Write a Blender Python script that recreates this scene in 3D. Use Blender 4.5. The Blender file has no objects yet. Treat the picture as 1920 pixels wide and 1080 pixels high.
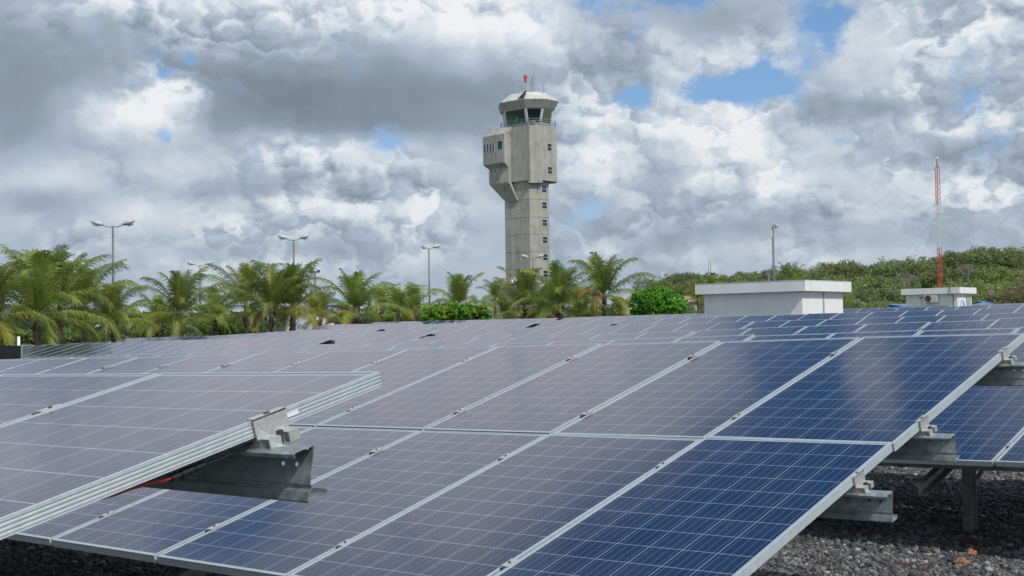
import bpy, bmesh, math, random
import numpy as np
from mathutils import Vector, Matrix
from mathutils.noise import noise as pnoise
random.seed(7)
sc = bpy.context.scene
COL = sc.collection
R = math.radians

# ---------------------------------------------------------------- camera
CZ = 1.75                                   # eye height above the gravel
FWD = Vector((-0.64827375, 0.76076228, 0.03133527))
RGT = Vector((0.76069716, 0.64889746, -0.01648965))
UPV = Vector((0.03287809, -0.01314685, 0.9993729))
FPX = 2305.5
cam_d = bpy.data.cameras.new('camera')
cam_d.sensor_width = 36.0
cam_d.lens = 36.0 * FPX / 1920.0
cam_d.clip_start = 0.1
cam_d.clip_end = 30000
cam = bpy.data.objects.new('camera', cam_d)
COL.objects.link(cam)
M = Matrix.Identity(4)
for i in range(3):
    M[i][0] = RGT[i]; M[i][1] = UPV[i]; M[i][2] = -FWD[i]
M[2][3] = CZ
cam.matrix_world = M
sc.camera = cam

def ray(x, y):
    """direction of a point of the photograph (1920 px wide)"""
    return (FWD + RGT * ((x - 960) / FPX) + UPV * ((540 - y) / FPX)).normalized()
def atY(x, y, Y):
    d = ray(x, y); return Vector((0, 0, CZ)) + d * (Y / d.y)
def atD(x, y, D):
    """point at horizontal distance D"""
    d = ray(x, y); return Vector((0, 0, CZ)) + d * (D / math.hypot(d.x, d.y))
def azel(x, y):
    d = ray(x, y); return math.degrees(math.atan2(d.x, d.y)), math.degrees(math.asin(d.z))

# ---------------------------------------------------------------- sun, sky, exposure
SUN_AZ, SUN_EL = 107.0, 46.0
sd = bpy.data.lights.new('sun', 'SUN')
sd.energy = 3.0; sd.angle = R(2.0); sd.color = (1.0, 0.95, 0.87)
sun = bpy.data.objects.new('sun', sd); COL.objects.link(sun)
sdir = Vector((math.sin(R(SUN_AZ)) * math.cos(R(SUN_EL)), math.cos(R(SUN_AZ)) * math.cos(R(SUN_EL)), math.sin(R(SUN_EL))))
sun.rotation_euler = sdir.to_track_quat('Z', 'Y').to_euler()
sc.view_settings.view_transform = 'Standard'
sc.view_settings.look = 'None'
sc.view_settings.exposure = 0.08
sc.view_settings.gamma = 1.0

class NT:
    """tiny helper to write node maths"""
    def __init__(s, tree): s.t = tree; s.n = tree.nodes; s.l = tree.links
    def node(s, typ, **kw):
        nd = s.n.new(typ)
        for k, v in kw.items(): setattr(nd, k, v)
        return nd
    def put(s, sock, v):
        if isinstance(v, bpy.types.NodeSocket): s.l.new(v, sock)
        elif v is not None: sock.default_value = v
    def m(s, op, a, b=None, c=None, clamp=False):
        nd = s.node('ShaderNodeMath', operation=op, use_clamp=clamp)
        s.put(nd.inputs[0], a)
        if b is not None: s.put(nd.inputs[1], b)
        if c is not None: s.put(nd.inputs[2], c)
        return nd.outputs[0]
    def add(s, a, b): return s.m('ADD', a, b)
    def sub(s, a, b): return s.m('SUBTRACT', a, b)
    def mul(s, a, b): return s.m('MULTIPLY', a, b)
    def sstep(s, v, lo, hi, a=0.0, b=1.0):
        nd = s.node('ShaderNodeMapRange', interpolation_type='SMOOTHSTEP')
        s.put(nd.inputs[0], v); nd.inputs[1].default_value = lo; nd.inputs[2].default_value = hi
        nd.inputs[3].default_value = a; nd.inputs[4].default_value = b
        return nd.outputs[0]
    def lin(s, v, lo, hi, a=0.0, b=1.0):
        nd = s.node('ShaderNodeMapRange')
        s.put(nd.inputs[0], v); nd.inputs[1].default_value = lo; nd.inputs[2].default_value = hi
        nd.inputs[3].default_value = a; nd.inputs[4].default_value = b
        return nd.outputs[0]
    def xyz(s, x, y, z):
        nd = s.node('ShaderNodeCombineXYZ')
        s.put(nd.inputs[0], x); s.put(nd.inputs[1], y); s.put(nd.inputs[2], z)
        return nd.outputs[0]
    def sep(s, v):
        nd = s.node('ShaderNodeSeparateXYZ'); s.put(nd.inputs[0], v); return nd.outputs
    def vm(s, op, a, b=None):
        nd = s.node('ShaderNodeVectorMath', operation=op)
        s.put(nd.inputs[0], a)
        if b is not None:
            s.put(nd.inputs['Scale'] if op == 'SCALE' else nd.inputs[1], b)
        return nd.outputs['Value'] if op in ('LENGTH', 'DOT_PRODUCT', 'DISTANCE') else nd.outputs[0]
    def noise(s, vec, scale, detail=4, rough=.5, lac=2.0, dist=0.0, color=False, typ='FBM'):
        nd = s.node('ShaderNodeTexNoise')
        nd.noise_type = typ
        s.put(nd.inputs['Vector'], vec)
        nd.inputs['Scale'].default_value = scale; nd.inputs['Detail'].default_value = detail
        nd.inputs['Roughness'].default_value = rough; nd.inputs['Lacunarity'].default_value = lac
        nd.inputs['Distortion'].default_value = dist
        return nd.outputs['Color'] if color else nd.outputs[0]
    def voro(s, vec, scale, feature='F1', out='Distance', smooth=.5, rand=1.0):
        nd = s.node('ShaderNodeTexVoronoi', feature=feature)
        s.put(nd.inputs['Vector'], vec); nd.inputs['Scale'].default_value = scale
        nd.inputs['Randomness'].default_value = rand
        if feature == 'SMOOTH_F1': nd.inputs['Smoothness'].default_value = smooth
        return nd.outputs[out]
    def mix(s, f, a, b):
        nd = s.node('ShaderNodeMix', data_type='RGBA')
        s.put(nd.inputs[0], f); s.put(nd.inputs[6], a); s.put(nd.inputs[7], b)
        return nd.outputs[2]
    def ramp(s, v, stops):
        nd = s.node('ShaderNodeValToRGB'); s.put(nd.inputs[0], v)
        cr = nd.color_ramp
        while len(cr.elements) < len(stops): cr.elements.new(0.5)
        for e, (p, c) in zip(cr.elements, stops):
            e.position = p; e.color = (*c, 1)
        return nd.outputs[0]

world = bpy.data.worlds.new('World'); sc.world = world; world.use_nodes = True
def build_sky():
    t = NT(world.node_tree); t.n.clear()
    out = t.node('ShaderNodeOutputWorld')
    sky = t.node('ShaderNodeTexSky', sky_type='NISHITA')
    sky.sun_disc = False; sky.sun_elevation = R(SUN_EL); sky.sun_rotation = R(SUN_AZ)
    bg1 = t.node('ShaderNodeBackground'); t.l.new(sky.outputs[0], bg1.inputs[0]); bg1.inputs[1].default_value = 0.05
    tc = t.node('ShaderNodeTexCoord')
    d = tc.outputs['Generated']
    x, y, z = t.sep(d)
    # azimuth / elevation in degrees
    az = t.mul(t.m('ARCTAN2', x, y), 57.2958)
    el = t.mul(t.m('ARCSINE', z), 57.2958)
    # work on the direction itself for the noise (no seams), flattened toward the horizon
    elc = t.m('MAXIMUM', el, 0.0)
    P = t.xyz(t.mul(x, 57.3), t.mul(y, 57.3), t.mul(el, 1.25))
    w1 = t.vm('SUBTRACT', t.noise(P, 0.16, 5, .55, color=True), (.5, .5, .5))
    w2 = t.vm('SUBTRACT', t.noise(P, 0.7, 5, .6, color=True), (.5, .5, .5))
    wv = t.vm('ADD', t.vm('SCALE', w1, 5.5), t.vm('SCALE', w2, 1.6))
    wx, wy, wz = t.sep(wv)
    # coordinates that carry the layout of the cloud masses
    AE = t.vm('ADD', t.xyz(az, el, 0.0), t.vm('MULTIPLY', t.xyz(wx, wz, 0.0), (.42, .34, 0.0)))
    F2 = t.xyz(az, t.mul(el, 1.3), 0.0)
    w3 = t.vm('SUBTRACT', t.noise(F2, 1.1, 3, .6, color=True), (.5, .5, .5))
    Pw = t.vm('ADD', F2, t.vm('ADD', t.vm('SCALE', w1, 2.0), t.vm('SCALE', w3, 1.7)))
    def total(lst):
        acc = 0.0
        for (px, py, rx, ry, amp) in lst:
            if ry < 0:    # given directly as azimuth / elevation in degrees
                cx, cy, ry = px, py, -ry
            else:
                cx, cy = azel(px, py); rx, ry = rx / 40.0, ry / 40.0
            nd = t.node('ShaderNodeVectorMath', operation='MULTIPLY_ADD')
            t.put(nd.inputs[0], AE); nd.inputs[1].default_value = (1 / rx, 1 / ry, 0); nd.inputs[2].default_value = (-cx / rx, -cy / ry, 0)
            q = t.vm('DOT_PRODUCT', nd.outputs[0], nd.outputs[0])
            g = t.m('POWER', 0.367879, q)
            acc = t.m('MULTIPLY_ADD', g, amp, acc)
        return acc
    tone = total(TONE)
    AE = t.vm('ADD', t.xyz(az, el, 0.0), t.vm('MULTIPLY', t.xyz(wx, wz, 0.0), (.70, .50, 0.0)))
    holes = total(HOLES)
    # ---- heaped relief (domes with creases between them), lit from the upper right
    def heap(Q, levels):
        acc = None
        for s, a in levels:
            nd = t.node('ShaderNodeTexVoronoi', feature='F1', voronoi_dimensions='2D')
            t.put(nd.inputs['Vector'], Q); nd.inputs['Scale'].default_value = s
            dd = nd.outputs['Distance']
            v = t.mul(t.m('MULTIPLY_ADD', t.mul(dd, dd), -1.0, .35), a)
            acc = v if acc is None else t.add(acc, v)
        return acc
    L = ((0.26, 1.0), (0.65, .55), (1.7, .22))
    hp = heap(Pw, L)
    hq = heap(t.vm('ADD', Pw, (0.36, 0.50, 0.0)), L)
    relief = t.sub(hp, hq)
    fine = t.sub(t.noise(Pw, 0.45, 7, .52), .5)
    low = t.sub(t.noise(P, 0.075, 3, .5), .5)
    soft = t.sstep(t.noise(P, 0.10, 2, .5), .40, .62)         # where the clouds are crisp or soft
    # ---- banks: each rises to a crisp bright crest over a darker flat base
    S = t.m('MULTIPLY_ADD', el, .20, t.mul(hp, .70))
    S = t.add(S, t.mul(t.noise(F2, .10, 5, .58), 3.6))
    fr = t.m('FRACT', S)
    bank = t.m('SUBTRACT', t.m('POWER', fr, 1.6), t.sstep(fr, .90, 1.0, 0.0, .80))
    calm = t.sstep(tone, -.30, .10, .25, 1.0)
    bank = t.mul(t.mul(t.sub(bank, .28), t.m('MULTIPLY_ADD', soft, .46, .03)), calm)
    v = t.add(.560, tone)
    v = t.add(v, t.mul(low, .4))
    v = t.add(v, t.mul(t.mul(relief, t.m('MULTIPLY_ADD', soft, .64, .12)), calm))
    v = t.add(v, t.mul(fine, .25))
    v = t.add(v, bank)
    cloud = t.ramp(v, [(0.0, (.165, .205, .25)), (.28, (.25, .31, .38)), (.52, (.40, .475, .575)), (.75, (.64, .695, .75)), (1.0, (.86, .875, .89))])
    # ---- gaps
    h = t.add(holes, t.mul(fine, 2.3)); h = t.sub(h, t.mul(hp, .30))
    h = t.add(h, t.mul(low, .3))
    gap = t.sstep(h, .22, .95)
    hz = t.sstep(el, 0.0, 6.0, .25, 0.0)
    cloud = t.mix(hz, cloud, (.47, .55, .65, 1))
    bg2 = t.node('ShaderNodeBackground'); t.l.new(cloud, bg2.inputs[0]); bg2.inputs[1].default_value = 1.0
    blue = t.ramp(t.mul(elc, 1 / 90.0), [(0.0, (.26, .42, .62)), (.1, (.11, .30, .60)), (.17, (.06, .22, .52)), (.27, (.012, .11, .27)), (.45, (.012, .08, .24)), (1.0, (.02, .08, .25))])
    bg3 = t.node('ShaderNodeBackground'); t.l.new(blue, bg3.inputs[0]); bg3.inputs[1].default_value = 0.7
    addb = t.node('ShaderNodeAddShader'); t.l.new(bg1.outputs[0], addb.inputs[0]); t.l.new(bg3.outputs[0], addb.inputs[1])
    ms = t.node('ShaderNodeMixShader')
    t.put(ms.inputs[0], gap); t.l.new(bg2.outputs[0], ms.inputs[1]); t.l.new(addb.outputs[0], ms.inputs[2])
    t.l.new(ms.outputs[0], out.inputs[0])
    world.cycles.sampling_method = 'MANUAL'; world.cycles.sample_map_resolution = 512

TONE = [  # x, y, rx, ry (photo pixels) and amount
    (640, 160, 330, 75, -.50), (470, 200, 150, 60, -.18), (900, 170, 150, 60, -.10), (560, 60, 260, 45, -.16), (700, 230, 230, 28, -.20),
    (60, 120, 150, 120, -.34), (30, 230, 90, 60, -.20), (250, 60, 120, 60, -.14),
    (230, 205, 110, 38, .34), (330, 190, 60, 40, .22), (290, 235, 70, 25, .22), (590, 290, 170, 30, .26), (330, 315, 60, 25, .18),
    (500, 345, 150, 16, -.20), (90, 380, 110, 22, -.24), (110, 330, 70, 26, .16), (260, 395, 80, 30, .26), (620, 395, 190, 24, .34),
    (800, 400, 70, 50, .12), (430, 470, 220, 22, -.12), (650, 470, 180, 25, -.14), (500, 490, 60, 14, .16),
    (860, 50, 90, 60, .26), (960, 40, 90, 50, .24), (860, 130, 55, 20, .2), (1020, 100, 60, 50, .1),
    (1170, 120, 70, 70, -.18), (1350, 45, 90, 28, -.16),(1390, 110, 90, 28, .22), (1250, 80, 40, 30, .18),
    (1310, 225, 90, 45, .34), (1385, 210, 45, 45, .34), (1250, 240, 80, 40, .2), (1410, 260, 40, 30, .26), (1390, 310, 90, 35, .28), (1120, 250, 60, 60, .16), (1130, 180, 50, 22, .2),
    (1490, 340, 70, 40, .22), (1420, 390, 120, 16, -.16), (1300, 440, 160, 26, -.22), (1500, 420, 150, 14, -.16), (1230, 330, 60, 20, -.1),
    (1640, 60, 130, 60, .18), (1720, 130, 120, 40, .12), (1590, 190, 140, 20, -.24), (1650, 210, 120, 20, -.18), (1800, 290, 120, 40, -.20), (1880, 180, 60, 60, -.1),
    (1840, 245, 50, 22, .25), (1560, 250, 60, 40, .12), (1650, 310, 80, 30, .14), (1640, 400, 60, 40, .12), (1760, 440, 120, 30, -.14), (1850, 360, 60, 22, .16), (1600, 480, 120, 22, .12),
    (1350, 470, 80, 20, .16), (1150, 480, 50, 30, .15), (1090, 500, 120, 20, -.08), (760, 480, 60, 18, .14), (1100, 300, 60, 50, .12), (1130, 400, 80, 40, -.12),
    (-46, 22, 9, -7, .44), (-40, 25, 4, -3, .16), (-58, 17, 10, -5, .34), (-28.2, 27.6, .9, -2.2, .12), (-43, 29.8, 6, -1.8, -.26), (-21, 25, 3.5, -3.5, .12), (-50, 27, 7, -2.5, .2)]
HOLES = [
    (1230, 8, 110, 26, .95), (1400, 160, 70, 38, .95), (1465, 120, 60, 50, .85), (1540, 30, 55, 55, 1.0), (1320, 170, 60, 22, .7), (1600, 20, 40, 20, .5),
    (362, 112, 24, 30, .85), (318, 140, 20, 20, .6), (322, 256, 34, 20, .52), (1105, 392, 50, 38, .72), (728, 268, 52, 34, .8), (690, 250, 26, 20, .5),
    (1808, 185, 34, 55, .8), (1578, 248, 50, 22, .65), (1170, 185, 60, 26, .8), (1195, 190, 30, 26, .5), (438, 300, 30, 18, .5), (1290, 20, 60, 22, .5), (1225, 65, 36, 14, .5),
    (-31.5, 25.4, 3.0, -2.4, 1.6), (-34, 30.5, 6.5, -2.6, 1.5), (-29.8, 28.6, 1.4, -2.0, 1.0), (-25.0, 27.4, 2.3, -3.0, 1.0), (-42, 32.5, 9, -3.0, 1.4), (-28, 36, 16, -6, 1.2),
    (-28.1, 27.3, .9, -2.4, -1.7), (-61.2, 22.6, 3.3, -2.0, 1.9), (-26.8, 23.6, 3.2, -1.6, 1.2)]
build_sky()

# ================================================================ helpers
def link(name, me, parent=None, loc=None, rot=None):
    o = bpy.data.objects.new(name, me); COL.objects.link(o)
    if parent is not None: o.parent = parent
    if loc is not None: o.location = loc
    if rot is not None: o.rotation_euler = rot
    return o
def tag(o, label=None, cat=None, group=None, kind=None):
    if label: o['label'] = label
    if cat: o['category'] = cat
    if group: o['group'] = group
    if kind: o['kind'] = kind
    return o
def thing(name, label, cat, loc=(0, 0, 0), rotz=0.0, group=None):
    o = bpy.data.objects.new(name, None); COL.objects.link(o)
    o.location = loc; o.rotation_euler = (0, 0, rotz); o.empty_display_size = .3
    return tag(o, label, cat, group)
def copy_tree(o, parent=None):
    c = o.copy(); COL.objects.link(c)
    if parent is not None: c.parent = parent
    for ch in o.children: copy_tree(ch, c)
    return c

class MB:
    """collects geometry for ONE mesh object"""
    def __init__(s): s.v = []; s.f = []; s.mi = []; s.uv = {}; s.m = 0
    def face(s, pts, mi=None):
        b = len(s.v); s.v.extend([tuple(p) for p in pts]); s.f.append(tuple(range(b, b + len(pts)))); s.mi.append(s.m if mi is None else mi)
    def box(s, c, size, rot=None, mi=None, bev=0):
        cx, cy, cz = c; a, b, d = size[0] / 2, size[1] / 2, size[2] / 2
        P = [Vector((x * a, y * b, z * d)) for z in (-1, 1) for y in (-1, 1) for x in (-1, 1)]
        if rot is not None: P = [rot @ p for p in P]
        P = [p + Vector(c) for p in P]; o = len(s.v); s.v.extend([tuple(p) for p in P])
        for q in ((0, 2, 3, 1), (4, 5, 7, 6), (0, 1, 5, 4), (2, 6, 7, 3), (0, 4, 6, 2), (1, 3, 7, 5)):
            s.f.append(tuple(o + i for i in q)); s.mi.append(s.m if mi is None else mi)
    def bar(s, a, b, w, h=None, up=(0, 0, 1), mi=None):
        a, b = Vector(a), Vector(b); d = b - a; L = d.length
        if L < 1e-6: return
        z = d / L; x = Vector(up).cross(z)
        if x.length < 1e-4: x = Vector((1, 0, 0)).cross(z)
        x.normalize(); y = z.cross(x)
        rot = Matrix((x, y, z)).transposed()
        s.box((a + b) / 2, (w, h or w, L), rot, mi)
    def tube(s, pts, rad, n=8, cap=True, mi=None):
        pts = [Vector(p) for p in pts]
        if not hasattr(rad, '__len__'): rad = [rad] * len(pts)
        o = len(s.v); px = None
        for i, p in enumerate(pts):
            d = (pts[min(i + 1, len(pts) - 1)] - pts[max(i - 1, 0)]).normalized()
            if px is None: px = Vector((0, 0, 1)).cross(d) if abs(d.z) < .95 else Vector((1, 0, 0)).cross(d)
            else: px = px - d * px.dot(d)
            px.normalize(); py = d.cross(px)
            for k in range(n):
                a = 2 * math.pi * k / n
                s.v.append(tuple(p + (px * math.cos(a) + py * math.sin(a)) * rad[i]))
        mi = s.m if mi is None else mi
        for i in range(len(pts) - 1):
            for k in range(n):
                a = o + i * n + k; b = o + i * n + (k + 1) % n
                s.f.append((a, b, b + n, a + n)); s.mi.append(mi)
        if cap:
            s.f.append(tuple(o + k for k in reversed(range(n)))); s.mi.append(mi)
            s.f.append(tuple(o + (len(pts) - 1) * n + k for k in range(n))); s.mi.append(mi)
    def loft(s, rings, cap0=True, cap1=True, mi=None):
        """rings: lists of points of equal count, counter-clockwise seen from the end"""
        mi = s.m if mi is None else mi
        o = len(s.v); n = len(rings[0])
        for r in rings: s.v.extend([tuple(p) for p in r])
        for i in range(len(rings) - 1):
            for k in range(n):
                a = o + i * n + k; b = o + i * n + (k + 1) % n
                s.f.append((a, b, b + n, a + n)); s.mi.append(mi)
        if cap0: s.f.append(tuple(o + k for k in reversed(range(n)))); s.mi.append(mi)
        if cap1: s.f.append(tuple(o + (len(rings) - 1) * n + k for k in range(n))); s.mi.append(mi)
    def extr(s, prof, p0, p1, ax, ay, closed=False, mi=None):
        """extrude a 2D profile (list of (a,b)) from p0 to p1; a along ax, b along ay"""
        p0, p1, ax, ay = Vector(p0), Vector(p1), Vector(ax), Vector(ay)
        mi = s.m if mi is None else mi
        o = len(s.v); n = len(prof)
        for p in (p0, p1):
            for a, b in prof: s.v.append(tuple(p + ax * a + ay * b))
        for k in range(n if closed else n - 1):
            a = o + k; b = o + (k + 1) % n
            s.f.append((a, b, b + n, a + n)); s.mi.append(mi)
        if closed:
            s.f.append(tuple(o + k for k in reversed(range(n)))); s.mi.append(mi)
            s.f.append(tuple(o + n + k for k in range(n))); s.mi.append(mi)
    def mesh(s, name, mats, smooth=False, recalc=False):
        me = bpy.data.meshes.new(name); me.from_pydata(s.v, [], s.f)
        for m in (mats if isinstance(mats, (list, tuple)) else [mats]): me.materials.append(m)
        me.polygons.foreach_set('material_index', s.mi)
        if smooth: me.polygons.foreach_set('use_smooth', [True] * len(s.f))
        me.update()
        if recalc:
            bm = bmesh.new(); bm.from_mesh(me); bmesh.ops.recalc_face_normals(bm, faces=bm.faces); bm.to_mesh(me); bm.free()
        return me
    def build(s, name, mats, parent=None, loc=None, smooth=False, recalc=True):
        return link(name, s.mesh(name, mats, smooth, recalc), parent, loc)

# ================================================================ materials
def mat(name, col=(.5, .5, .5), rough=.6, metal=0.0, spec=.5, build=None):
    m = bpy.data.materials.new(name); m.use_nodes = True
    t = NT(m.node_tree); b = m.node_tree.nodes['Principled BSDF']
    b.inputs['Base Color'].default_value = (*col, 1); b.inputs['Roughness'].default_value = rough
    b.inputs['Metallic'].default_value = metal; b.inputs['Specular IOR Level'].default_value = spec
    if build: build(t, b)
    return m
def speckle(scale, amt, rs=0.0, bump=0.0, c2=None, detail=5, bscale=None, bdist=.01):
    def f(t, b):
        tc = t.node('ShaderNodeTexCoord').outputs['Object']
        n = t.noise(tc, scale, detail, .6)
        base = tuple(b.inputs['Base Color'].default_value)[:3]
        d = c2 or tuple(c * (1 - amt) for c in base)
        l = tuple(min(1, c * (1 + amt * .6)) for c in base)
        t.put(b.inputs['Base Color'], t.ramp(n, [(.3, d), (.7, l)]))
        if rs: t.put(b.inputs['Roughness'], t.lin(n, .3, .7, b.inputs['Roughness'].default_value - rs, b.inputs['Roughness'].default_value + rs))
        if bump:
            bp = t.node('ShaderNodeBump'); bp.inputs['Strength'].default_value = bump; bp.inputs['Distance'].default_value = bdist
            t.put(bp.inputs['Height'], t.noise(tc, bscale or scale * 4, 6, .6)); t.put(b.inputs['Normal'], bp.outputs[0])
    return f

CW, CG = .156, .003
def cells(t, b):
    uv = t.node('ShaderNodeUVMap').outputs[0]
    u, v, _ = t.sep(uv)
    p = CW + CG
    cu = t.mul(t.sub(u, .0205), 1 / p); cv = t.mul(t.sub(v, .0255), 1 / p)
    fu = t.m('FRACT', cu); fv = t.m('FRACT', cv)
    k = CW / p
    gu = t.m('GREATER_THAN', fu, k); gv = t.m('GREATER_THAN', fv, k)
    o = t.m('MAXIMUM', gu, gv)
    for c, hi in ((cu, 5.99), (cv, 11.99)):
        o = t.m('MAXIMUM', o, t.m('MAXIMUM', t.m('LESS_THAN', c, 0.0), t.m('GREATER_THAN', c, hi)))
    q = t.m('ABSOLUTE', t.sub(t.m('FRACT', t.mul(fu, 4 / k)), .5))
    bus = t.m('LESS_THAN', q, .022)
    oi = t.node('ShaderNodeObjectInfo').outputs['Random']
    # per cell tone + crystal grain
    ci = t.xyz(t.m('FLOOR', cu), t.m('FLOOR', cv), t.mul(oi, 57.0))
    wn = t.node('ShaderNodeTexWhiteNoise'); t.put(wn.inputs[0], ci)
    gr = t.voro(t.vm('ADD', uv, t.xyz(oi, oi, 0.0)), 75.0, 'F1', 'Color')
    grs = t.sep(gr)[0]
    tone = t.add(t.mul(wn.outputs[0], .35), t.mul(grs, .5))
    cell = t.mix(tone, (.0015, .014, .046, 1), (.004, .029, .084, 1))
    col = t.mix(t.mul(bus, .62), cell, (.26, .32, .43, 1))
    col = t.mix(o, col, (.32, .40, .51, 1))
    # thin dust film
    dn = t.noise(t.vm('ADD', uv, t.xyz(t.mul(oi, 31.0), oi, 0.0)), 2.6, 6, .62)
    sp = t.voro(t.vm('ADD', uv, t.xyz(t.mul(oi, 13.0), oi, 0.0)), 9.0, 'F1')
    spot = t.m('LESS_THAN', sp, .035)
    dust = t.add(t.sstep(dn, .40, .85, .008, .055), t.mul(spot, .40))
    col = t.mix(dust, col, (.36, .34, .32, 1))
    t.put(b.inputs['Base Color'], col)
    # coated glass: a mirror layer with the faint mauve cast of the anti-reflection coat over the cells
    out = [q_ for q_ in t.n if q_.type == 'OUTPUT_MATERIAL'][0]
    df = t.node('ShaderNodeBsdfDiffuse'); t.put(df.inputs[0], col)
    gl = t.node('ShaderNodeBsdfGlossy'); gl.inputs[0].default_value = (1.0, .925, .948, 1); t.put(gl.inputs[1], t.lin(dn, .2, .8, .08, .15))
    fr = t.node('ShaderNodeFresnel'); fr.inputs[0].default_value = 1.5
    ms = t.node('ShaderNodeMixShader'); t.l.new(fr.outputs[0], ms.inputs[0]); t.l.new(df.outputs[0], ms.inputs[1]); t.l.new(gl.outputs[0], ms.inputs[2])
    t.l.new(ms.outputs[0], out.inputs[0])
M_CELL = mat('solar_cell_glass', (.02, .05, .1), .1, build=cells)
M_BACK = mat('backsheet', (.62, .63, .64), .6)
M_ALU = mat('anodised_aluminium', (.44, .495, .53), .45, .30, build=speckle(30, .10, .08))
M_ALU2 = mat('mill_aluminium', (.60, .60, .59), .38, .6, build=speckle(120, .22, .12, .15))
M_GALV = mat('galvanised_steel', (.36, .41, .42), .46, .65, build=speckle(26, .38, .12, .1, detail=8))
M_GALVD = mat('weathered_galvanised_steel', (.32, .335, .33), .6, .45, build=speckle(18, .4, .1, .1, detail=8))
M_BOLT = mat('bolt_steel', (.08, .08, .08), .5, .5)
M_BLACK = mat('black_rubber', (.012, .012, .013), .45)
M_RED = mat('red_cable', (.30, .035, .03), .5)

# ================================================================ solar tables
PW, PH, PITCH, GAP = .992, 1.956, 1.012, .02
TOPV = 2 * PH + GAP
PURV = (.37, 1.57, 2.33, 3.55)

def frame_mesh(name, ribs):
    prof = [(.011, -.0045), (.011, 0.0), (.0012, 0.0), (0.0, -.0012)]
    if ribs:
        N = 24
        for i in range(1, N):
            s = i / N
            prof.append((.0016 * (1 - abs(math.sin(math.pi * 4 * s)) ** .75) + .0001, -.0012 - .0376 * s))
    prof += [(0.0, -.0400), (.027, -.0400), (.027, -.0375), (.0035, -.0375), (.0035, -.0070), (.011, -.0070)]
    mb = MB(); n = len(prof)
    rings = []
    for a, z in prof:
        rings.append([(-PW + a, a, z), (-a, a, z), (-a, PH - a, z), (-PW + a, PH - a, z)])
    base = 0
    for r in rings: mb.v.extend(r)
    for i in range(n):
        j = (i + 1) % n
        for k in range(4):
            l = (k + 1) % 4
            mb.f.append((i * 4 + k, i * 4 + l, j * 4 + l, j * 4 + k)); mb.mi.append(0)
    return mb.mesh(name, M_ALU, recalc=True)
FRAME_FINE = frame_mesh('frame', True); FRAME_SIMPLE = frame_mesh('frame', False)
def module_mesh():
    a = .0108; mb = MB()
    mb.face([(-PW + a, a, -.0028), (-a, a, -.0028), (-a, PH - a, -.0028), (-PW + a, PH - a, -.0028)], 0)
    mb.face([(-PW + a, a, -.0065), (-PW + a, PH - a, -.0065), (-a, PH - a, -.0065), (-a, a, -.0065)], 1)
    mb.box((-PW / 2, PH * .93, -.018), (.11, .11, .022), mi=2)      # junction box at the back
    me = mb.mesh('solar_module', [M_CELL, M_BACK, M_BLACK])
    uvl = me.uv_layers.new(name='UVMap')
    for lp in me.loops:
        c = me.vertices[lp.vertex_index].co
        uvl.data[lp.index].uv = (c.x + PW, c.y)
    return me
MODULE = module_mesh()

def mid_clamp_mesh():
    mb = MB()
    mb.box((0, 0, .0030), (.040, .075, .0052))
    mb.box((0, -.004, -.012), (.017, .05, .024))
    mb.box((0, -.046, -.003), (.017, .018, .014), mi=1)
    mb.tube([(0, 0, .0056), (0, 0, .0105)], .0065, 6, mi=1)
    mb.box((0, 0, -.055), (.05, .06, .03))
    return mb.mesh('clamp', [M_ALU2, M_BOLT], recalc=True)
def end_clamp_mesh():
    mb = MB()
    L = .10
    mb.box((.0065, 0, -.0215), (.005, L, .052))             # outer plate
    mb.box((-.004, 0, .0030), (.026, L, .0050))             # lip over the frame
    mb.tube([(-.002, .0, .0055), (-.002, .0, .0085)], .008, 10, mi=1)
    # two hollow feet with the bolt between them
    for y0, y1 in ((-.046, -.010), (.014, .046)):
        yc, w = (y0 + y1) / 2, y1 - y0
        mb.box((.028, yc, -.0460), (.038, w, .0030)); mb.box((.028, yc, -.0690), (.038, w, .0030))
        mb.box((.0110, yc, -.0575), (.0030, w, .0200)); mb.box((.0455, yc, -.0575), (.0030, w, .0200))
    mb.box((.020, 0, -.0585), (.010, L * .9, .026))
    mb.tube([(.030, .002, -.072), (.030, .002, -.036)], .0055, 8, mi=1)
    mb.tube([(.030, .002, -.046), (.030, .002, -.038)], .010, 6, mi=1)
    mb.box((-.012, 0, -.0585), (.055, L * .9, .024))
    return mb.mesh('end_clamp', [M_ALU2, M_BOLT], recalc=True)
MIDC = mid_clamp_mesh(); ENDC = end_clamp_mesh()

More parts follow.
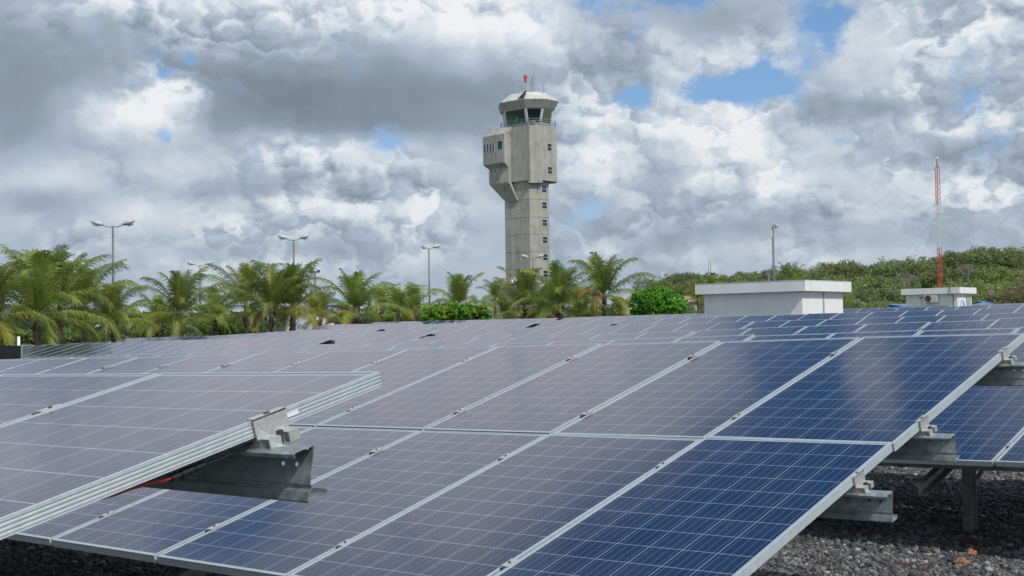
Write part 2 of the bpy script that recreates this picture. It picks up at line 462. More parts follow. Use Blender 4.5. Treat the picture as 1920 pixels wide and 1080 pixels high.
# Z-shaped purlin: the top flange points down the slope, the bottom flange up the slope
def purlin(parent, name, v, u0, u1, holes=True):
    N0 = -.0685; HH = .165; T = .0025; LEAN = .43; SQ = .75     # the web stands upright, not square to the glass
    mb = MB()
    # top flange with lip, seen as one folded strip (given real thickness)
    def strip(pts):
        out = [Vector((0, a, b)) for a, b in pts]
        up, dn = [], []
        for i, p in enumerate(out):
            d = (out[min(i + 1, len(out) - 1)] - out[max(i - 1, 0)]).normalized()
            nn = Vector((0, -d.z, d.y)) * (T / 2)
            up.append((p + nn).yz[:]); dn.append((p - nn).yz[:])
        prof = up + dn[::-1]
        mb.extr(prof, (u0, v, N0), (u1, v, N0), (0, 1, 0), (0, LEAN * SQ, SQ), closed=True)
    strip([(-.058, -.016), (-.062, -.004), (-.055, 0), (-.028, 0), (-.020, -.006), (-.012, 0), (-.004, 0), (0, -.005)])
    strip([(0, -.0075), (0, -.045), (.006, -.052), (.006, -.058), (0, -.065), (0, -.071)] if not holes else [(0, -.0075), (0, -.032)])
    y1 = -.0325 if holes else -.0715
    if holes:
        # flat band of the web with two round holes near each end
        hs = [(u1 - .055, -.058), (u1 - .105, -.058), (u0 + .055, -.058), (u0 + .105, -.058)]
        from mathutils.geometry import delaunay_2d_cdt
        a0, a1, b0, b1 = u0, u1, -.105, -.0325
        V = [Vector((a0, b0)), Vector((a1, b0)), Vector((a1, b1)), Vector((a0, b1))]; Ed = [(0, 1), (1, 2), (2, 3), (3, 0)]
        for hx, hy in hs:
            o = len(V)
            for k in range(16): V.append(Vector((hx + .0075 * math.cos(k * math.pi / 8), hy + .0075 * math.sin(k * math.pi / 8))))
            Ed += [(o + k, o + (k + 1) % 16) for k in range(16)]
        r = delaunay_2d_cdt(V, Ed, [], 1, 1e-6)
        vv, ff = r[0], r[2]
        for s in (-1, 1):
            for f in ff:
                c = sum((vv[i] for i in f), Vector((0, 0))) / len(f)
                if any((c - Vector(h)).length < .0074 for h in hs): continue
                mb.face([(vv[i].x, v + s * T / 2 + LEAN * SQ * vv[i].y, N0 + SQ * vv[i].y) for i in (f if s < 0 else reversed(f))])
        for a in (a0, a1):
            c0, c1 = SQ * b0, SQ * b1
            mb.face([(a, v - T / 2 + LEAN * c0, N0 + c0), (a, v + T / 2 + LEAN * c0, N0 + c0), (a, v + T / 2 + LEAN * c1, N0 + c1), (a, v - T / 2 + LEAN * c1, N0 + c1)])
        y1 = -.105
    strip([(0, y1), (0, -.112), (.007, -.120), (.007, -.126), (0, -.134), (0, -HH + .006), (.004, -HH), (.050, -HH), (.058, -HH + .004), (.060, -HH + .016)])
    return mb.build(name, M_GALV, parent, recalc=False)

C_SEC = [(a * .82, b * .8) for a, b in [(-.05, -.07), (.05, -.07), (.05, -.058), (.008, -.058), (.008, .058), (.05, .058), (.05, .07), (-.05, .07), (-.05, .058), (-.008, .058), (-.008, -.058), (-.05, -.058)]]
TABLES = []
def ground_fix(p): return None
def make_table(name_label, o, sl, tilt, n, group, fine=False, posts=None, clamps=True, extra_right=0, holes=False, uL=None, proj=.15, seed=0, ends='R'):
    """o: bottom right corner of the glass plane (world); sl: slope along the row; n modules wide"""
    rnd = random.Random(seed)
    uu = Vector((math.cos(sl), 0, math.sin(sl)))
    vv = Vector((0, math.cos(tilt), math.sin(tilt))); vv = (vv - uu * uu.dot(vv)).normalized()
    nn = uu.cross(vv)
    root = thing('solar_table', name_label, 'solar array', group=group)
    Mx = Matrix.Identity(4)
    for i in range(3): Mx[i][0] = uu[i]; Mx[i][1] = vv[i]; Mx[i][2] = nn[i]; Mx[i][3] = o[i]
    root.matrix_world = Mx
    TABLES.append((Vector(o), uu, vv, n))
    for j in range(2):
        for i in range(n):
            m = link('solar_module', MODULE, root, (-PITCH * i, j * (PH + GAP), 0))
            amp = .0022
            m.rotation_euler = (rnd.gauss(0, amp), rnd.gauss(0, amp), 0)
            m.location.z = rnd.gauss(0, .0006)
            link('frame', FRAME_FINE if fine else FRAME_SIMPLE, m)
    U0 = -PITCH * (n - 1) - PW
    for v in PURV: purlin(root, 'purlin', v, U0 - proj, proj, holes)
    if clamps:
        for i in range(1, n):
            for v in PURV: link('clamp', MIDC, root, (-PITCH * i + GAP / 2, v, 0))
    for v in PURV:
        link('end_clamp', ENDC, root, (0, v, 0))
        e = link('end_clamp', ENDC, root, (U0, v, 0), (0, 0, math.pi))
    # rafters, posts and braces
    if posts is None:
        k = max(2, int(round((-U0) / 3.3)) + 1)
        posts = [-2.3 + (U0 + 3.2) * i / (k - 1) for i in range(k)] if U0 < -5 else [U0 / 2 - .4]
    inv = Mx.inverted()
    for pu in posts:
        rf = MB(); rf.extr([(-.03, -.05), (.03, -.05), (.03, -.046), (-.026, -.046), (-.026, .046), (.03, .046), (.03, .05), (-.03, .05)],
                           (pu, .10, -.29), (pu, 3.80, -.29), (1, 0, 0), (0, 0, 1), closed=True)
        rf.build('rafter', M_GALVD, root, recalc=True)
        top = Mx @ Vector((pu, 1.13, -.36))
        gz = ground_z(top.x, top.y) - .25
        ps = MB()
        ps.extr(C_SEC, inv @ Vector((top.x, top.y, gz)), inv @ Vector((top.x, top.y, top.z + .12)), inv.to_3x3() @ Vector((1, 0, 0)), inv.to_3x3() @ Vector((0, 1, 0)), closed=True)
        ps.build('post', M_GALVD, root, recalc=True)
        br = MB()
        a = inv @ Vector((top.x, top.y + .06, top.z - .30)); b2 = Vector((pu, 2.7, -.31))
        br.bar(a, b2, .03, .03); br.build('brace', M_GALVD, root)
    return root, Mx

# every row: bottom right corner, slope, number of modules (first two measured directly, the others from their top edges)
TILT = .2499854
def from_top(xr, yr, xl, yl, Y, n=None, ext=0):
    """row seen by its top edge from (xl,yl) to (xr,yr) in the photograph at northing Y; ext modules added on the right"""
    a, b = atY(xr, yr, Y), atY(xl, yl, Y)
    sl = math.atan2(a.z - b.z, a.x - b.x)
    uu = Vector((math.cos(sl), 0, math.sin(sl))); vv = Vector((0, math.cos(TILT), math.sin(TILT))); vv = (vv - uu * uu.dot(vv)).normalized()
    L = (a - b).length
    nn = n or max(1, int(round((L + GAP) / PITCH)))
    o = a - vv * TOPV + uu * (PITCH * ext)
    return o, sl, nn + ext
SPEC = []    # (o, sl, tilt, n, label, options)
def S(o, sl, tilt, n, label, **k): SPEC.append((Vector(o), sl, tilt, n, label, k))
S((-2.3485, -1.5871, CZ - 1.0389), .017204, .237882, 7, 'nearest solar table at the lower left with its bare purlin end and red cable', fine=True, holes=True, seed=1, posts=[-3.6, -6.4])
S((-2.33851, 3.52089, CZ - 1.05315), .0186972, TILT, 18, 'large foreground solar table reaching from the lower edge to beside the gravel', fine=True, holes=True, seed=2, posts=[-1.2, -3.3, -9.4, -12.4, -15.0, -17.3])
_o2 = Vector((-4.187, 9.099, CZ - 1.060)); _s2 = .02026; _u2 = Vector((math.cos(_s2), 0, math.sin(_s2)))
_o2 = _o2 - _u2 * .01
S(_o2 + _u2 * PITCH * 5, _s2, TILT, 14, 'second row solar table whose lower edge hangs over the gravel at the right', holes=True, seed=3, posts=[-1.3, -4.66, -8.0, -11.4])
S(_o2 - _u2 * PITCH * 9, _s2, TILT, 12, 'second row solar table running off behind the nearest one toward the black tarp', seed=4)
def ST(xr, yr, xl, yl, Y, label, ext=0, **k):
    o, sl, n = from_top(xr, yr, xl, yl, Y, ext=ext); S(o, sl, TILT, n, label, **k)
ST(1871.9, 597.8, 1306.5, 620, 18.15, 'third row solar table in front of the two white buildings', ext=4, seed=5)
ST(1303, 620.1, 827, 637.2, 18.15, 'third row solar table below the round green bush', seed=6)
ST(822, 637.4, 510, 652.4, 18.15, 'third row solar table sinking behind the second row at the left centre', seed=7)
ST(960, 625.3, 803, 631, 23.5, 'short solar table sloping between the third row and the taller rows at the centre', clamps=False, seed=8)
ST(1854, 588.9, 1420, 602.7, 28.8, 'fifth row solar table with blue panels before the large white building', ext=3, clamps=False, seed=9)
ST(1413, 602.9, 987, 614.4, 28.8, 'fifth row solar table stretching left from the large white building', clamps=False, seed=10)
ST(637, 628.4, 405, 635.4, 28.0, 'solar table ending in a dark purlin tip, leftmost of the four tips', clamps=False, seed=11)
ST(400, 635.5, 41, 648.9, 28.0, 'long low solar table under the leftmost palms', clamps=False, seed=12)
ST(824, 616.4, 690, 621.8, 28.8, 'solar table with a dark purlin tip, second of the four tips from the left', clamps=False, seed=13)
ST(1018, 598, 751, 609.6, 33.9, 'solar table with a dark purlin tip below the tower, third of the four tips', clamps=False, seed=14)
ST(1162, 598, 1024, 601, 33.9, 'short solar table ending in the rightmost dark purlin tip', clamps=False, seed=15)
ST(1912, 576.3, 1205, 598.3, 33.2, 'long solar table directly in front of the white building walls', ext=2, clamps=False, seed=16)
ST(1920, 569.7, 1640, 580.2, 39.5, 'solar table just below the small building with the air conditioner', ext=1, clamps=False, seed=17)
ST(728, 610.6, 574.5, 618.7, 40, 'far solar table left of the one with the second purlin tip, against the palms', clamps=False, seed=18)
ST(571, 618.9, 398.5, 629.5, 40, 'far solar table below the palms with orange dead fronds', clamps=False, seed=19)
ST(395, 629.7, 233, 634.3, 40, 'far solar table with a stepped left end below the fourth palm', clamps=False, seed=20)
ST(208, 640.6, 47, 646.8, 34.2, 'low solar table glimpsed under the palm trunks beside the black tarp', clamps=False, seed=21)
ST(760, 606, 601, 609, 50, 'far solar table whose left end steps up beside the sign wall', clamps=False, seed=22)
ST(1330, 587, 1050, 595.8, 59, 'farthest solar table below the round green bush', clamps=False, seed=23)
ST(1046, 596, 706, 604, 59, 'farthest solar table below the low hedge and the control tower', clamps=False, seed=24)
ST(1783, 572.5, 1560, 580, 66, 'distant solar table between the two white buildings', clamps=False, seed=25)
ST(1935, 567.8, 1832, 570.6, 52, 'distant solar table at the right edge beyond the small building', clamps=False, seed=26)

# ---------------------------------------------------------------- ground
CTRL = []
for o, sl, tilt, n, *_ in SPEC:
    uu = Vector((math.cos(sl), 0, math.sin(sl)))
    for k in range(0, n + 1, 3):
        p = o - uu * (PITCH * k) + Vector((0, 1.6, 0)); CTRL.append((p.x, p.y, p.z - .70))
for i in range(24):
    a = 2 * math.pi * i / 24; CTRL.append((220 * math.sin(a), 220 * math.cos(a), .7 if math.cos(a) > 0 else 0.0))
CTRL += [(2, 4, 0), (0, 9.5, -.02), (-1, 14, .05), (-70, 30, -.4), (-75, 50, -.2), (-3.8, 10.2, -.04), (-8, 4.5, -.05), (-3.8, 7, .0)]
CA = np.array(CTRL)
def ground_zv(X, Y):
    d2 = (X[:, None] - CA[None, :, 0]) ** 2 + (Y[:, None] - CA[None, :, 1]) ** 2 + 2.0
    w = 1 / d2 ** 1.6
    return (w * CA[None, :, 2]).sum(1) / w.sum(1)
def ground_z(x, y): return float(ground_zv(np.array([x]), np.array([y]))[0])

def gravel_shader(t, b):
    tc = t.node('ShaderNodeTexCoord').outputs['Object']
    v1 = t.node('ShaderNodeTexVoronoi', feature='F1'); t.put(v1.inputs['Vector'], tc); v1.inputs['Scale'].default_value = 34
    v2 = t.node('ShaderNodeTexVoronoi', feature='F1'); t.put(v2.inputs['Vector'], tc); v2.inputs['Scale'].default_value = 75
    c = t.sep(v1.outputs['Color'])[0]
    col = t.ramp(c, [(0, (.05, .051, .054)), (.5, (.115, .118, .122)), (.85, (.20, .205, .21)), (1, (.22, .16, .11))])
    dirt = t.sstep(t.noise(tc, 1.1, 5, .6), .60, .72)
    col = t.mix(t.mul(dirt, .75), col, (.065, .036, .022, 1))
    t.put(b.inputs['Base Color'], col)
    bp = t.node('ShaderNodeBump'); bp.inputs['Strength'].default_value = 1.0; bp.inputs['Distance'].default_value = .03
    hh = t.sub(t.mul(v2.outputs['Distance'], .4), v1.outputs['Distance'])
    t.put(bp.inputs['Height'], hh); t.put(b.inputs['Normal'], bp.outputs[0])
M_GRAVEL = mat('gravel_bed', (.09, .09, .09), .85, build=gravel_shader)
def land_shader(t, b):
    tc = t.node('ShaderNodeTexCoord').outputs['Object']
    n = t.noise(tc, .02, 6, .6)
    t.put(b.inputs['Base Color'], t.ramp(n, [(.3, (.05, .08, .03)), (.55, (.10, .12, .06)), (.75, (.16, .15, .12))]))
M_LAND = mat('field', (.1, .12, .06), .9, build=land_shader)
def grid_mesh(name, xs, ys, zf, mats):
    X, Y = np.meshgrid(xs, ys, indexing='xy'); Z = zf(X.ravel(), Y.ravel())
    V = np.stack([X.ravel(), Y.ravel(), Z], 1); nx, ny = len(xs), len(ys)
    i, j = np.meshgrid(np.arange(nx - 1), np.arange(ny - 1), indexing='xy'); a = (j * nx + i).ravel()
    F = np.stack([a, a + 1, a + nx + 1, a + nx], 1)
    me = bpy.data.meshes.new(name); me.from_pydata(V.tolist(), [], F.tolist()); me.materials.append(mats)
    me.polygons.foreach_set('use_smooth', [True] * len(F)); me.update(); return me
def gz_near(X, Y):
    z = ground_zv(X, Y)
    return z + .012 * np.sin(X * 3.1 + np.cos(Y * 2.3) * 2) * np.cos(Y * 2.7 + X)
ys = np.concatenate([np.arange(-14, 20, .35), np.arange(20, 76, 1.6)])
xs = np.concatenate([np.arange(-80, -24, 1.6), np.arange(-24, 10.1, .35)])
tag(link('gravel_ground', grid_mesh('gravel_ground', xs, ys, gz_near, M_GRAVEL)), kind='structure')
# wide land to the horizon, dropped well below the gravel where they overlap
def land_z(X, Y):
    r = np.sqrt(X ** 2 + Y ** 2)
    inside = (X > -78) & (X < 9) & (Y > -13) & (Y < 73)
    z = np.clip(ground_zv(X, Y), -2, 3)
    far = np.clip((r - 200) / 600, 0, 1)
    z = z * (1 - far) + far * (-2.0)
    return np.where(inside, z - .6, z - .03)
g1 = np.concatenate([-np.geomspace(9000, 100, 26), np.arange(-90, 91, 6.0), np.geomspace(100, 9000, 26)])
tag(link('ground', grid_mesh('ground', g1, g1, land_z, M_LAND)), kind='structure')

# loose stones over the parts of the bed that can be seen from near by
def stones():
    rng = np.random.default_rng(5)
    bm = bmesh.new(); bmesh.ops.create_icosphere(bm, subdivisions=1, radius=1.0)
    bv = np.array([v.co[:] for v in bm.verts]); bf = np.array([[v.index for v in f.verts] for f in bm.faces]); bm.free()
    reg = [(-7.5, -1.6, 6.2, 13.5, 85000, .0098), (-11.0, -5.2, 3.4, 6.4, 24000, .0100), (-9, .5, 13.5, 17, 5000, .02)]
    Vs, Fs, Ms = [], [], []; off = 0
    for x0, x1, y0, y1, N, r0 in reg:
        x = rng.uniform(x0, x1, N); y = rng.uniform(y0, y1, N)
        z = gz_near(x, y)
        r = r0 * rng.lognormal(0, .5, N); r = np.minimum(r, .036)
        sc3 = rng.uniform(.65, 1.35, (N, 3)) * r[:, None]; sc3[:, 2] *= .72
        jit = 1 + rng.uniform(-.28, .28, (N, len(bv)))
        P = bv[None] * jit[:, :, None] * sc3[:, None, :]
        a = rng.uniform(0, 6.283, N); ca, sa = np.cos(a), np.sin(a)
        tl = rng.uniform(-.5, .5, N); ct, st = np.cos(tl), np.sin(tl)
        Py = P[:, :, 1] * ct[:, None] - P[:, :, 2] * st[:, None]; Pz = P[:, :, 1] * st[:, None] + P[:, :, 2] * ct[:, None]
        Px = P[:, :, 0] * ca[:, None] - Py * sa[:, None]; Py2 = P[:, :, 0] * sa[:, None] + Py * ca[:, None]
        Q = np.stack([Px + x[:, None], Py2 + y[:, None], Pz + z[:, None] + r[:, None] * .25], 2)
        Vs.append(Q.reshape(-1, 3)); Fs.append((bf[None] + (off + np.arange(N) * len(bv))[:, None, None]).reshape(-1, 3)); off += N * len(bv)
        mi = rng.choice(5, N, p=[.36, .32, .20, .05, .07]); Ms.append(np.repeat(mi, len(bf)))
    V = np.concatenate(Vs); F = np.concatenate(Fs); Mi = np.concatenate(Ms)
    me = bpy.data.meshes.new('gravel'); me.vertices.add(len(V)); me.vertices.foreach_set('co', V.astype(np.float32).ravel())
    me.loops.add(F.size); me.loops.foreach_set('vertex_index', F.ravel().astype(np.int32))
    me.polygons.add(len(F)); me.polygons.foreach_set('loop_start', np.arange(0, F.size, 3, dtype=np.int32)); me.polygons.foreach_set('loop_total', np.full(len(F), 3, dtype=np.int32))
    for nm, c in (('dark_stone', (.055, .057, .061)), ('grey_stone', (.115, .118, .122)), ('pale_stone', (.20, .205, .21)), ('brown_stone', (.14, .105, .08)), ('light_stone', (.33, .33, .33))):
        me.materials.append(mat(nm, c, .8, build=speckle(60, .3)))
    me.polygons.foreach_set('material_index', Mi.astype(np.int32)); me.update(); me.validate()
    tag(link('gravel', me), 'loose grey and brown gravel under and beside the solar tables', 'gravel', kind='stuff')
stones()
M_SOIL = mat('red_soil', (.075, .032, .018), .95, build=speckle(30, .5, bump=.6, bdist=.02))
def mound(x, y, r, h, seed, label):
    rnd = random.Random(seed); me = MB(); N = 22; rings = []
    for k in range(7):
        q = k / 6; rr = r * (1 - q) + .002; ring = []
        for i in range(N):
            a = 2 * math.pi * i / N; jj = 1 + .35 * pnoise(Vector((math.cos(a) * 1.5, math.sin(a) * 1.5, seed + q)))
            px, py = x + rr * jj * math.cos(a), y + rr * jj * .7 * math.sin(a)
            ring.append((px, py, ground_z(px, py) - .02 + (h + .02) * (1 - (1 - q) ** 1.7) + .012 * pnoise(Vector((px * 12, py * 12, 0)))))
        rings.append(ring)
    me.loft(rings, False, True); tag(me.build('soil_mound', M_SOIL, smooth=True), label, 'soil')
def gp(x, y):
    d = ray(x, y); t = 5.0
    for _ in range(30):
        p = Vector((0, 0, CZ)) + d * t; t += (p.z - ground_z(p.x, p.y)) / max(.05, -d.z) * .7
    return Vector((0, 0, CZ)) + d * t
p = gp(1815, 1022); mound(p.x, p.y, .27, .05, 3, 'reddish brown soil heap at the foot of the steel post')
p = gp(1650, 1003); mound(p.x, p.y, .40, .025, 5, 'flat patch of dark red soil in the shade of the panels')
p = gp(1700, 1062); mound(p.x, p.y, .30, .02, 9, 'sparse brown soil patch in the gravel near the lower right corner')
def rock(x, y, r, col, label, seed):
    p = gp(x, y); bm = bmesh.new(); bmesh.ops.create_icosphere(bm, subdivisions=3, radius=r)
    for v in bm.verts:
        v.co *= 1 + .45 * pnoise(v.co * (1.4 / r) + Vector((seed, 0, 0))) + .12 * pnoise(v.co * (5 / r))
        v.co.z *= .7
    me = bpy.data.meshes.new('rock'); bm.to_mesh(me); bm.free(); me.materials.append(mat('rock', col, .85, build=speckle(40, .35, bump=.5)))
    tag(link('rock', me, loc=(p.x, p.y, ground_z(p.x, p.y) + r * .35)), label, 'rock')
rock(1820, 1040, .042, (.33, .15, .085), 'orange brown rock just below the soil heap by the post', 1)
rock(1803, 1060, .050, (.30, .16, .10), 'larger orange brown rock near the lower right corner', 4)
rock(1786, 1056, .036, (.035, .04, .05), 'dark slate coloured rock touching the larger orange one', 7)
rock(1752, 1032, .034, (.20, .14, .09), 'tan rock alone on the gravel left of the orange rocks', 9)

BUILT = []
for o, sl, tilt, n, label, k in SPEC:
    BUILT.append(make_table(label, o, sl, tilt, n, 'ground mounted solar tables in rows', **k))

# cables under the edge of the nearest table
root0, M0 = BUILT[0]
def hit_plane(x, y, u):
    """point of a view ray on the plane u = const of the nearest table (table space)"""
    inv = M0.inverted(); a = inv @ Vector((0, 0, CZ)); b = inv.to_3x3() @ ray(x, y)
    t = (u - a.x) / b.x; return a + b * t
def curve_pts(pts, n=8):
    P = [Vector(p) for p in pts]; out = []
    for i in range(len(P) - 1):
        p0, p1, p2, p3 = P[max(i - 1, 0)], P[i], P[i + 1], P[min(i + 2, len(P) - 1)]
        for k in range(n):
            s = k / n
            out.append(.5 * ((2 * p1) + (p2 - p0) * s + (2 * p0 - 5 * p1 + 4 * p2 - p3) * s * s + (3 * p1 - p0 - 3 * p2 + p3) * s ** 3))
    out.append(P[-1]); return out
cb = MB(); cb.tube(curve_pts([hit_plane(x, y, -.02) for x, y in ((120, 948), (200, 931), (250, 914), (300, 902), (322, 896))]), .0045, 8)
cb.build('red_cable', M_RED, root0, smooth=True)
cn = MB()
A, B = hit_plane(320, 897, -.02), hit_plane(382, 871, -.02); D = (B - A)
for q0, q1, r in ((0, .22, .0095), (.22, .30, .0075), (.30, .62, .0105), (.62, .72, .0075), (.72, 1, .009)):
    cn.tube([A + D * q0, A + D * q1], r, 10)
cn.build('cable_connector', M_BLACK, root0)
cb = MB(); cb.tube(curve_pts([hit_plane(x, y, -.02) for x, y in ((382, 871), (415, 860), (450, 842), (480, 826), (505, 810))]), .0035, 8)
cb.build('black_cable', M_BLACK, root0, smooth=True)
lb = MB(); lb.box((.0006, 3.60 + .02, -.019), (.0008, .045, .010)); lb.build('sticker', mat('sticker', (.75, .76, .77), .5), root0)

# black tarp at the far left
t = thing('tarp_screen', 'black tarp stretched beside the left end of the panels', 'tarp', atY(18, 656, 17.6))
M_TARP = mat('black_tarp', (.012, .012, .013), .7, build=speckle(6, .3, bump=.4, bscale=3, bdist=.05))
mb = MB(); q = Vector(t.location)
a, b = atY(-60, 646, 17.6) - q, atY(37.5, 648, 17.6) - q
N = 16
for s in (0, 1):
    rings = []
for i in range(N):
    p0 = a.lerp(b, i / N); p1 = a.lerp(b, (i + 1) / N)
    w0, w1 = .03 * math.sin(i * 2.1), .03 * math.sin((i + 1) * 2.1)
    for dy in (0, .01):
        mb.face([(p0.x, p0.y + w0 + dy, -1.2), (p1.x, p1.y + w1 + dy, -1.2), (p1.x, p1.y + w1 + dy, p1.z), (p0.x, p0.y + w0 + dy, p0.z)])
mb.build('sheet', M_TARP, t)
mb = MB()
for p in (a, b): mb.tube([(p.x, p.y + .05, -1.3), (p.x, p.y + .05, p.z + .03)], .025, 8)
mb.build('frame_pole', M_GALV, t)

# ================================================================ control tower
M_CONC = mat('pale_concrete', (.36, .36, .33), .85)
def concrete(t, b):
    tc = t.node('ShaderNodeTexCoord').outputs['Object']
    x, y, z = t.sep(tc)
    n = t.noise(tc, .55, 7, .6)
    streak = t.noise(t.xyz(t.mul(x, 3.2), t.mul(y, 3.2), t.mul(z, .22)), .8, 6, .6)
    n2 = t.noise(tc, 4.5, 5, .6)
    v = t.add(t.mul(n, .46), t.add(t.mul(streak, .42), t.mul(n2, .14)))
    t.put(b.inputs['Base Color'], t.ramp(v, [(.33, (.17, .16, .14)), (.44, (.30, .295, .27)), (.53, (.375, .37, .345)), (.68, (.45, .445, .42))]))
    bp = t.node('ShaderNodeBump'); bp.inputs['Strength'].default_value = .3; bp.inputs['Distance'].default_value = .03
    t.put(bp.inputs['Height'], n2); t.put(b.inputs['Normal'], bp.outputs[0])
concrete(NT(M_CONC.node_tree), M_CONC.node_tree.nodes['Principled BSDF'])
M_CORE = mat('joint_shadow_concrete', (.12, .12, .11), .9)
M_ROOFW = mat('weathered_white_roof', (.60, .61, .62), .6, build=speckle(.9, .3, c2=(.38, .36, .34), detail=7))
M_WHITE = mat('white_paint', (.78, .79, .80), .5, build=speckle(2, .08))
M_WINF = mat('white_window_frame', (.62, .65, .68), .45)
M_DGLASS = mat('dark_window_glass', (.015, .022, .026), .08, spec=.6)
def teal(t, b):
    out = [n for n in t.n if n.type == 'OUTPUT_MATERIAL'][0]
    tr = t.node('ShaderNodeBsdfTransparent'); tr.inputs[0].default_value = (.09, .46, .45, 1)
    gl = t.node('ShaderNodeBsdfGlossy'); gl.inputs[0].default_value = (.8, .9, .9, 1); gl.inputs[1].default_value = .03
    fr = t.node('ShaderNodeFresnel'); fr.inputs[0].default_value = 1.5
    ms = t.node('ShaderNodeMixShader'); t.put(ms.inputs[0], t.m('MULTIPLY_ADD', fr.outputs[0], .6, .02))
    t.l.new(tr.outputs[0], ms.inputs[1]); t.l.new(gl.outputs[0], ms.inputs[2]); t.l.new(ms.outputs[0], out.inputs[0])
M_TEAL = mat('teal_tinted_glass', build=teal)
M_RAIL = mat('rail_steel', (.32, .34, .36), .5, .3)
M_DARK = mat('dark_interior', (.03, .03, .032), .8)
M_ORANGE = mat('orange_red_paint', (.55, .075, .03), .45)

DT = 185.0; MPP = DT / FPX
_r = ray(992.5, 600); TD = Vector((_r.x, _r.y, 0)).normalized()
TC = TD * DT                                            # tower axis
RS = Vector((-TD.y * -1, 0, 0))
RS = Vector((TD.y, -TD.x, 0))                           # to the right of the view
TT = -TD                                                # toward the viewer
def tz(px, py, t=0.0):
    return atD(px, py, DT - t).z
def st(s, t): return RS * s + TT * t
def sx(px, t=0.0): return (px - 990) * (DT - t) / FPX
def poly8(s, t, Sl, ch, E, z):
    """plan polygon from the corner between the south face and the south-east chamfer"""
    k = .70711; B = st(s, t); C = B + Vector((ch * k, ch * k, 0)); D = C + Vector((0, E, 0)); E5 = D + Vector((-ch * k, ch * k, 0))
    F = E5 - Vector((Sl, 0, 0)); G = F + Vector((-ch * k, -ch * k, 0)); H = G - Vector((0, E, 0)); A = B - Vector((Sl, 0, 0))
    return [Vector((p.x, p.y, z)) for p in (A, B, C, D, E5, F, G, H)]
tw = thing('control_tower', 'tall beige concrete airport control tower with a glazed cab on top', 'control tower', (TC.x, TC.y, 0))
z0 = -2.0
shaft = dict(s=sx(993.8, 3), t=3.0, Sl=4.68, ch=1.38, E=2.46)
JY = (504, 472, 439, 407, 373.5, 338)
zs = [tz(994, y, 3.0) for y in JY]
body = MB(); lv = [tz(994, 531, 3.0)] + zs
for a, b in zip(lv[:-1], lv[1:]):
    body.loft([poly8(z=a + .03, **shaft), poly8(z=b - .03, **shaft)])
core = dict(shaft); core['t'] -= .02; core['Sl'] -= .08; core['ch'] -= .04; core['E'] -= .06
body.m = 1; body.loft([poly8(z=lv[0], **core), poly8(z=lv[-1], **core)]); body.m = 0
body.build('shaft', [M_CONC, M_CORE], tw, recalc=True)
# wider foot
ft = MB(); zf = tz(994, 531, 3.4)
ft.loft([poly8(z=z0, s=sx(1012, 4), t=3.4, Sl=7.4, ch=1.6, E=3.4), poly8(z=zf, s=sx(1012, 4), t=3.4, Sl=7.4, ch=1.6, E=3.4)])
ft.build('base_block', M_CONC, tw, recalc=True)
# upper block
blk = dict(s=sx(994.9, 3.6), t=3.6, Sl=5.4, ch=1.81, E=3.7)
zb0, zb1 = tz(995, 337.5, 3.6), tz(995, 234, 3.6)
ub = MB(); ub.loft([poly8(z=zb0, **blk), poly8(z=zb1, **blk)])
ub.build('upper_block', M_CONC, tw, recalc=True)
# rib running down the chamfer with a foot under the block
rb = MB(); Bp = st(blk['s'], blk['t']); k = .70711
cen = Bp + Vector((blk['ch'] * k / 2, blk['ch'] * k / 2, 0)); outv = Vector((k, -k, 0)); al = Vector((k, k, 0))
def ring_box(c, w, d0, d1, z): return [Vector((q.x, q.y, z)) for q in (c - al * w / 2 + outv * d0, c - al * w / 2 + outv * d1, c + al * w / 2 + outv * d1, c + al * w / 2 + outv * d0)]
rb.loft([ring_box(cen, blk['ch'] + .25, -1.2, .10, zb0 - .42), ring_box(cen, blk['ch'] + .25, -1.2, .10, zb0 + .05)])
rb.loft([ring_box(cen, blk['ch'] * .98, -.3, .06, zb0 + .05), ring_box(cen, blk['ch'] * .98, -.3, .06, zb1 - .1)])
rb.build('corner_rib', M_CONC, tw, recalc=True)
# side bay: polygon of four front corners plus two inside the block
def bay_ring(pxs, ts, py):
    f = [(sx(p, t), t) for p, t in zip(pxs, ts)]
    z = tz(pxs[2], py, ts[2])
    pts = [st(s, t) for s, t in f]
    back = [st(f[3][0] + .3, f[3][1] - 2.2), st(f[0][0] + .6, f[0][1] - 1.5)]
    return [Vector((q.x, q.y, z)) for q in pts + back]
tj = 1.34
UP = ([908.2, 934, 948.2, 961], [tj + 1.24 - 1.0 - 2.4, tj + 1.24 - 1.0, tj + 1.24, tj])
LO = ([918.9, 937, 955.6, 961], [-.9, .75, tj + .55, tj - .1])
SH = ([949.0, 956, 971.5, 972.3], [.05, .6, 1.95, 1.9])
by = MB()
by.loft([bay_ring(*SH, 376), bay_ring(*LO, 341.5), bay_ring(*LO, 313), bay_ring(*UP, 304), bay_ring(*UP, 250)], True, False)
top = bay_ring(*UP, 250); up2 = bay_ring([922, 944, 962, 966], [-.6, .5, 1.34, 1.3], 237)
by.loft([top, up2], False, True)
by.build('side_bay', M_CONC, tw, recalc=True)
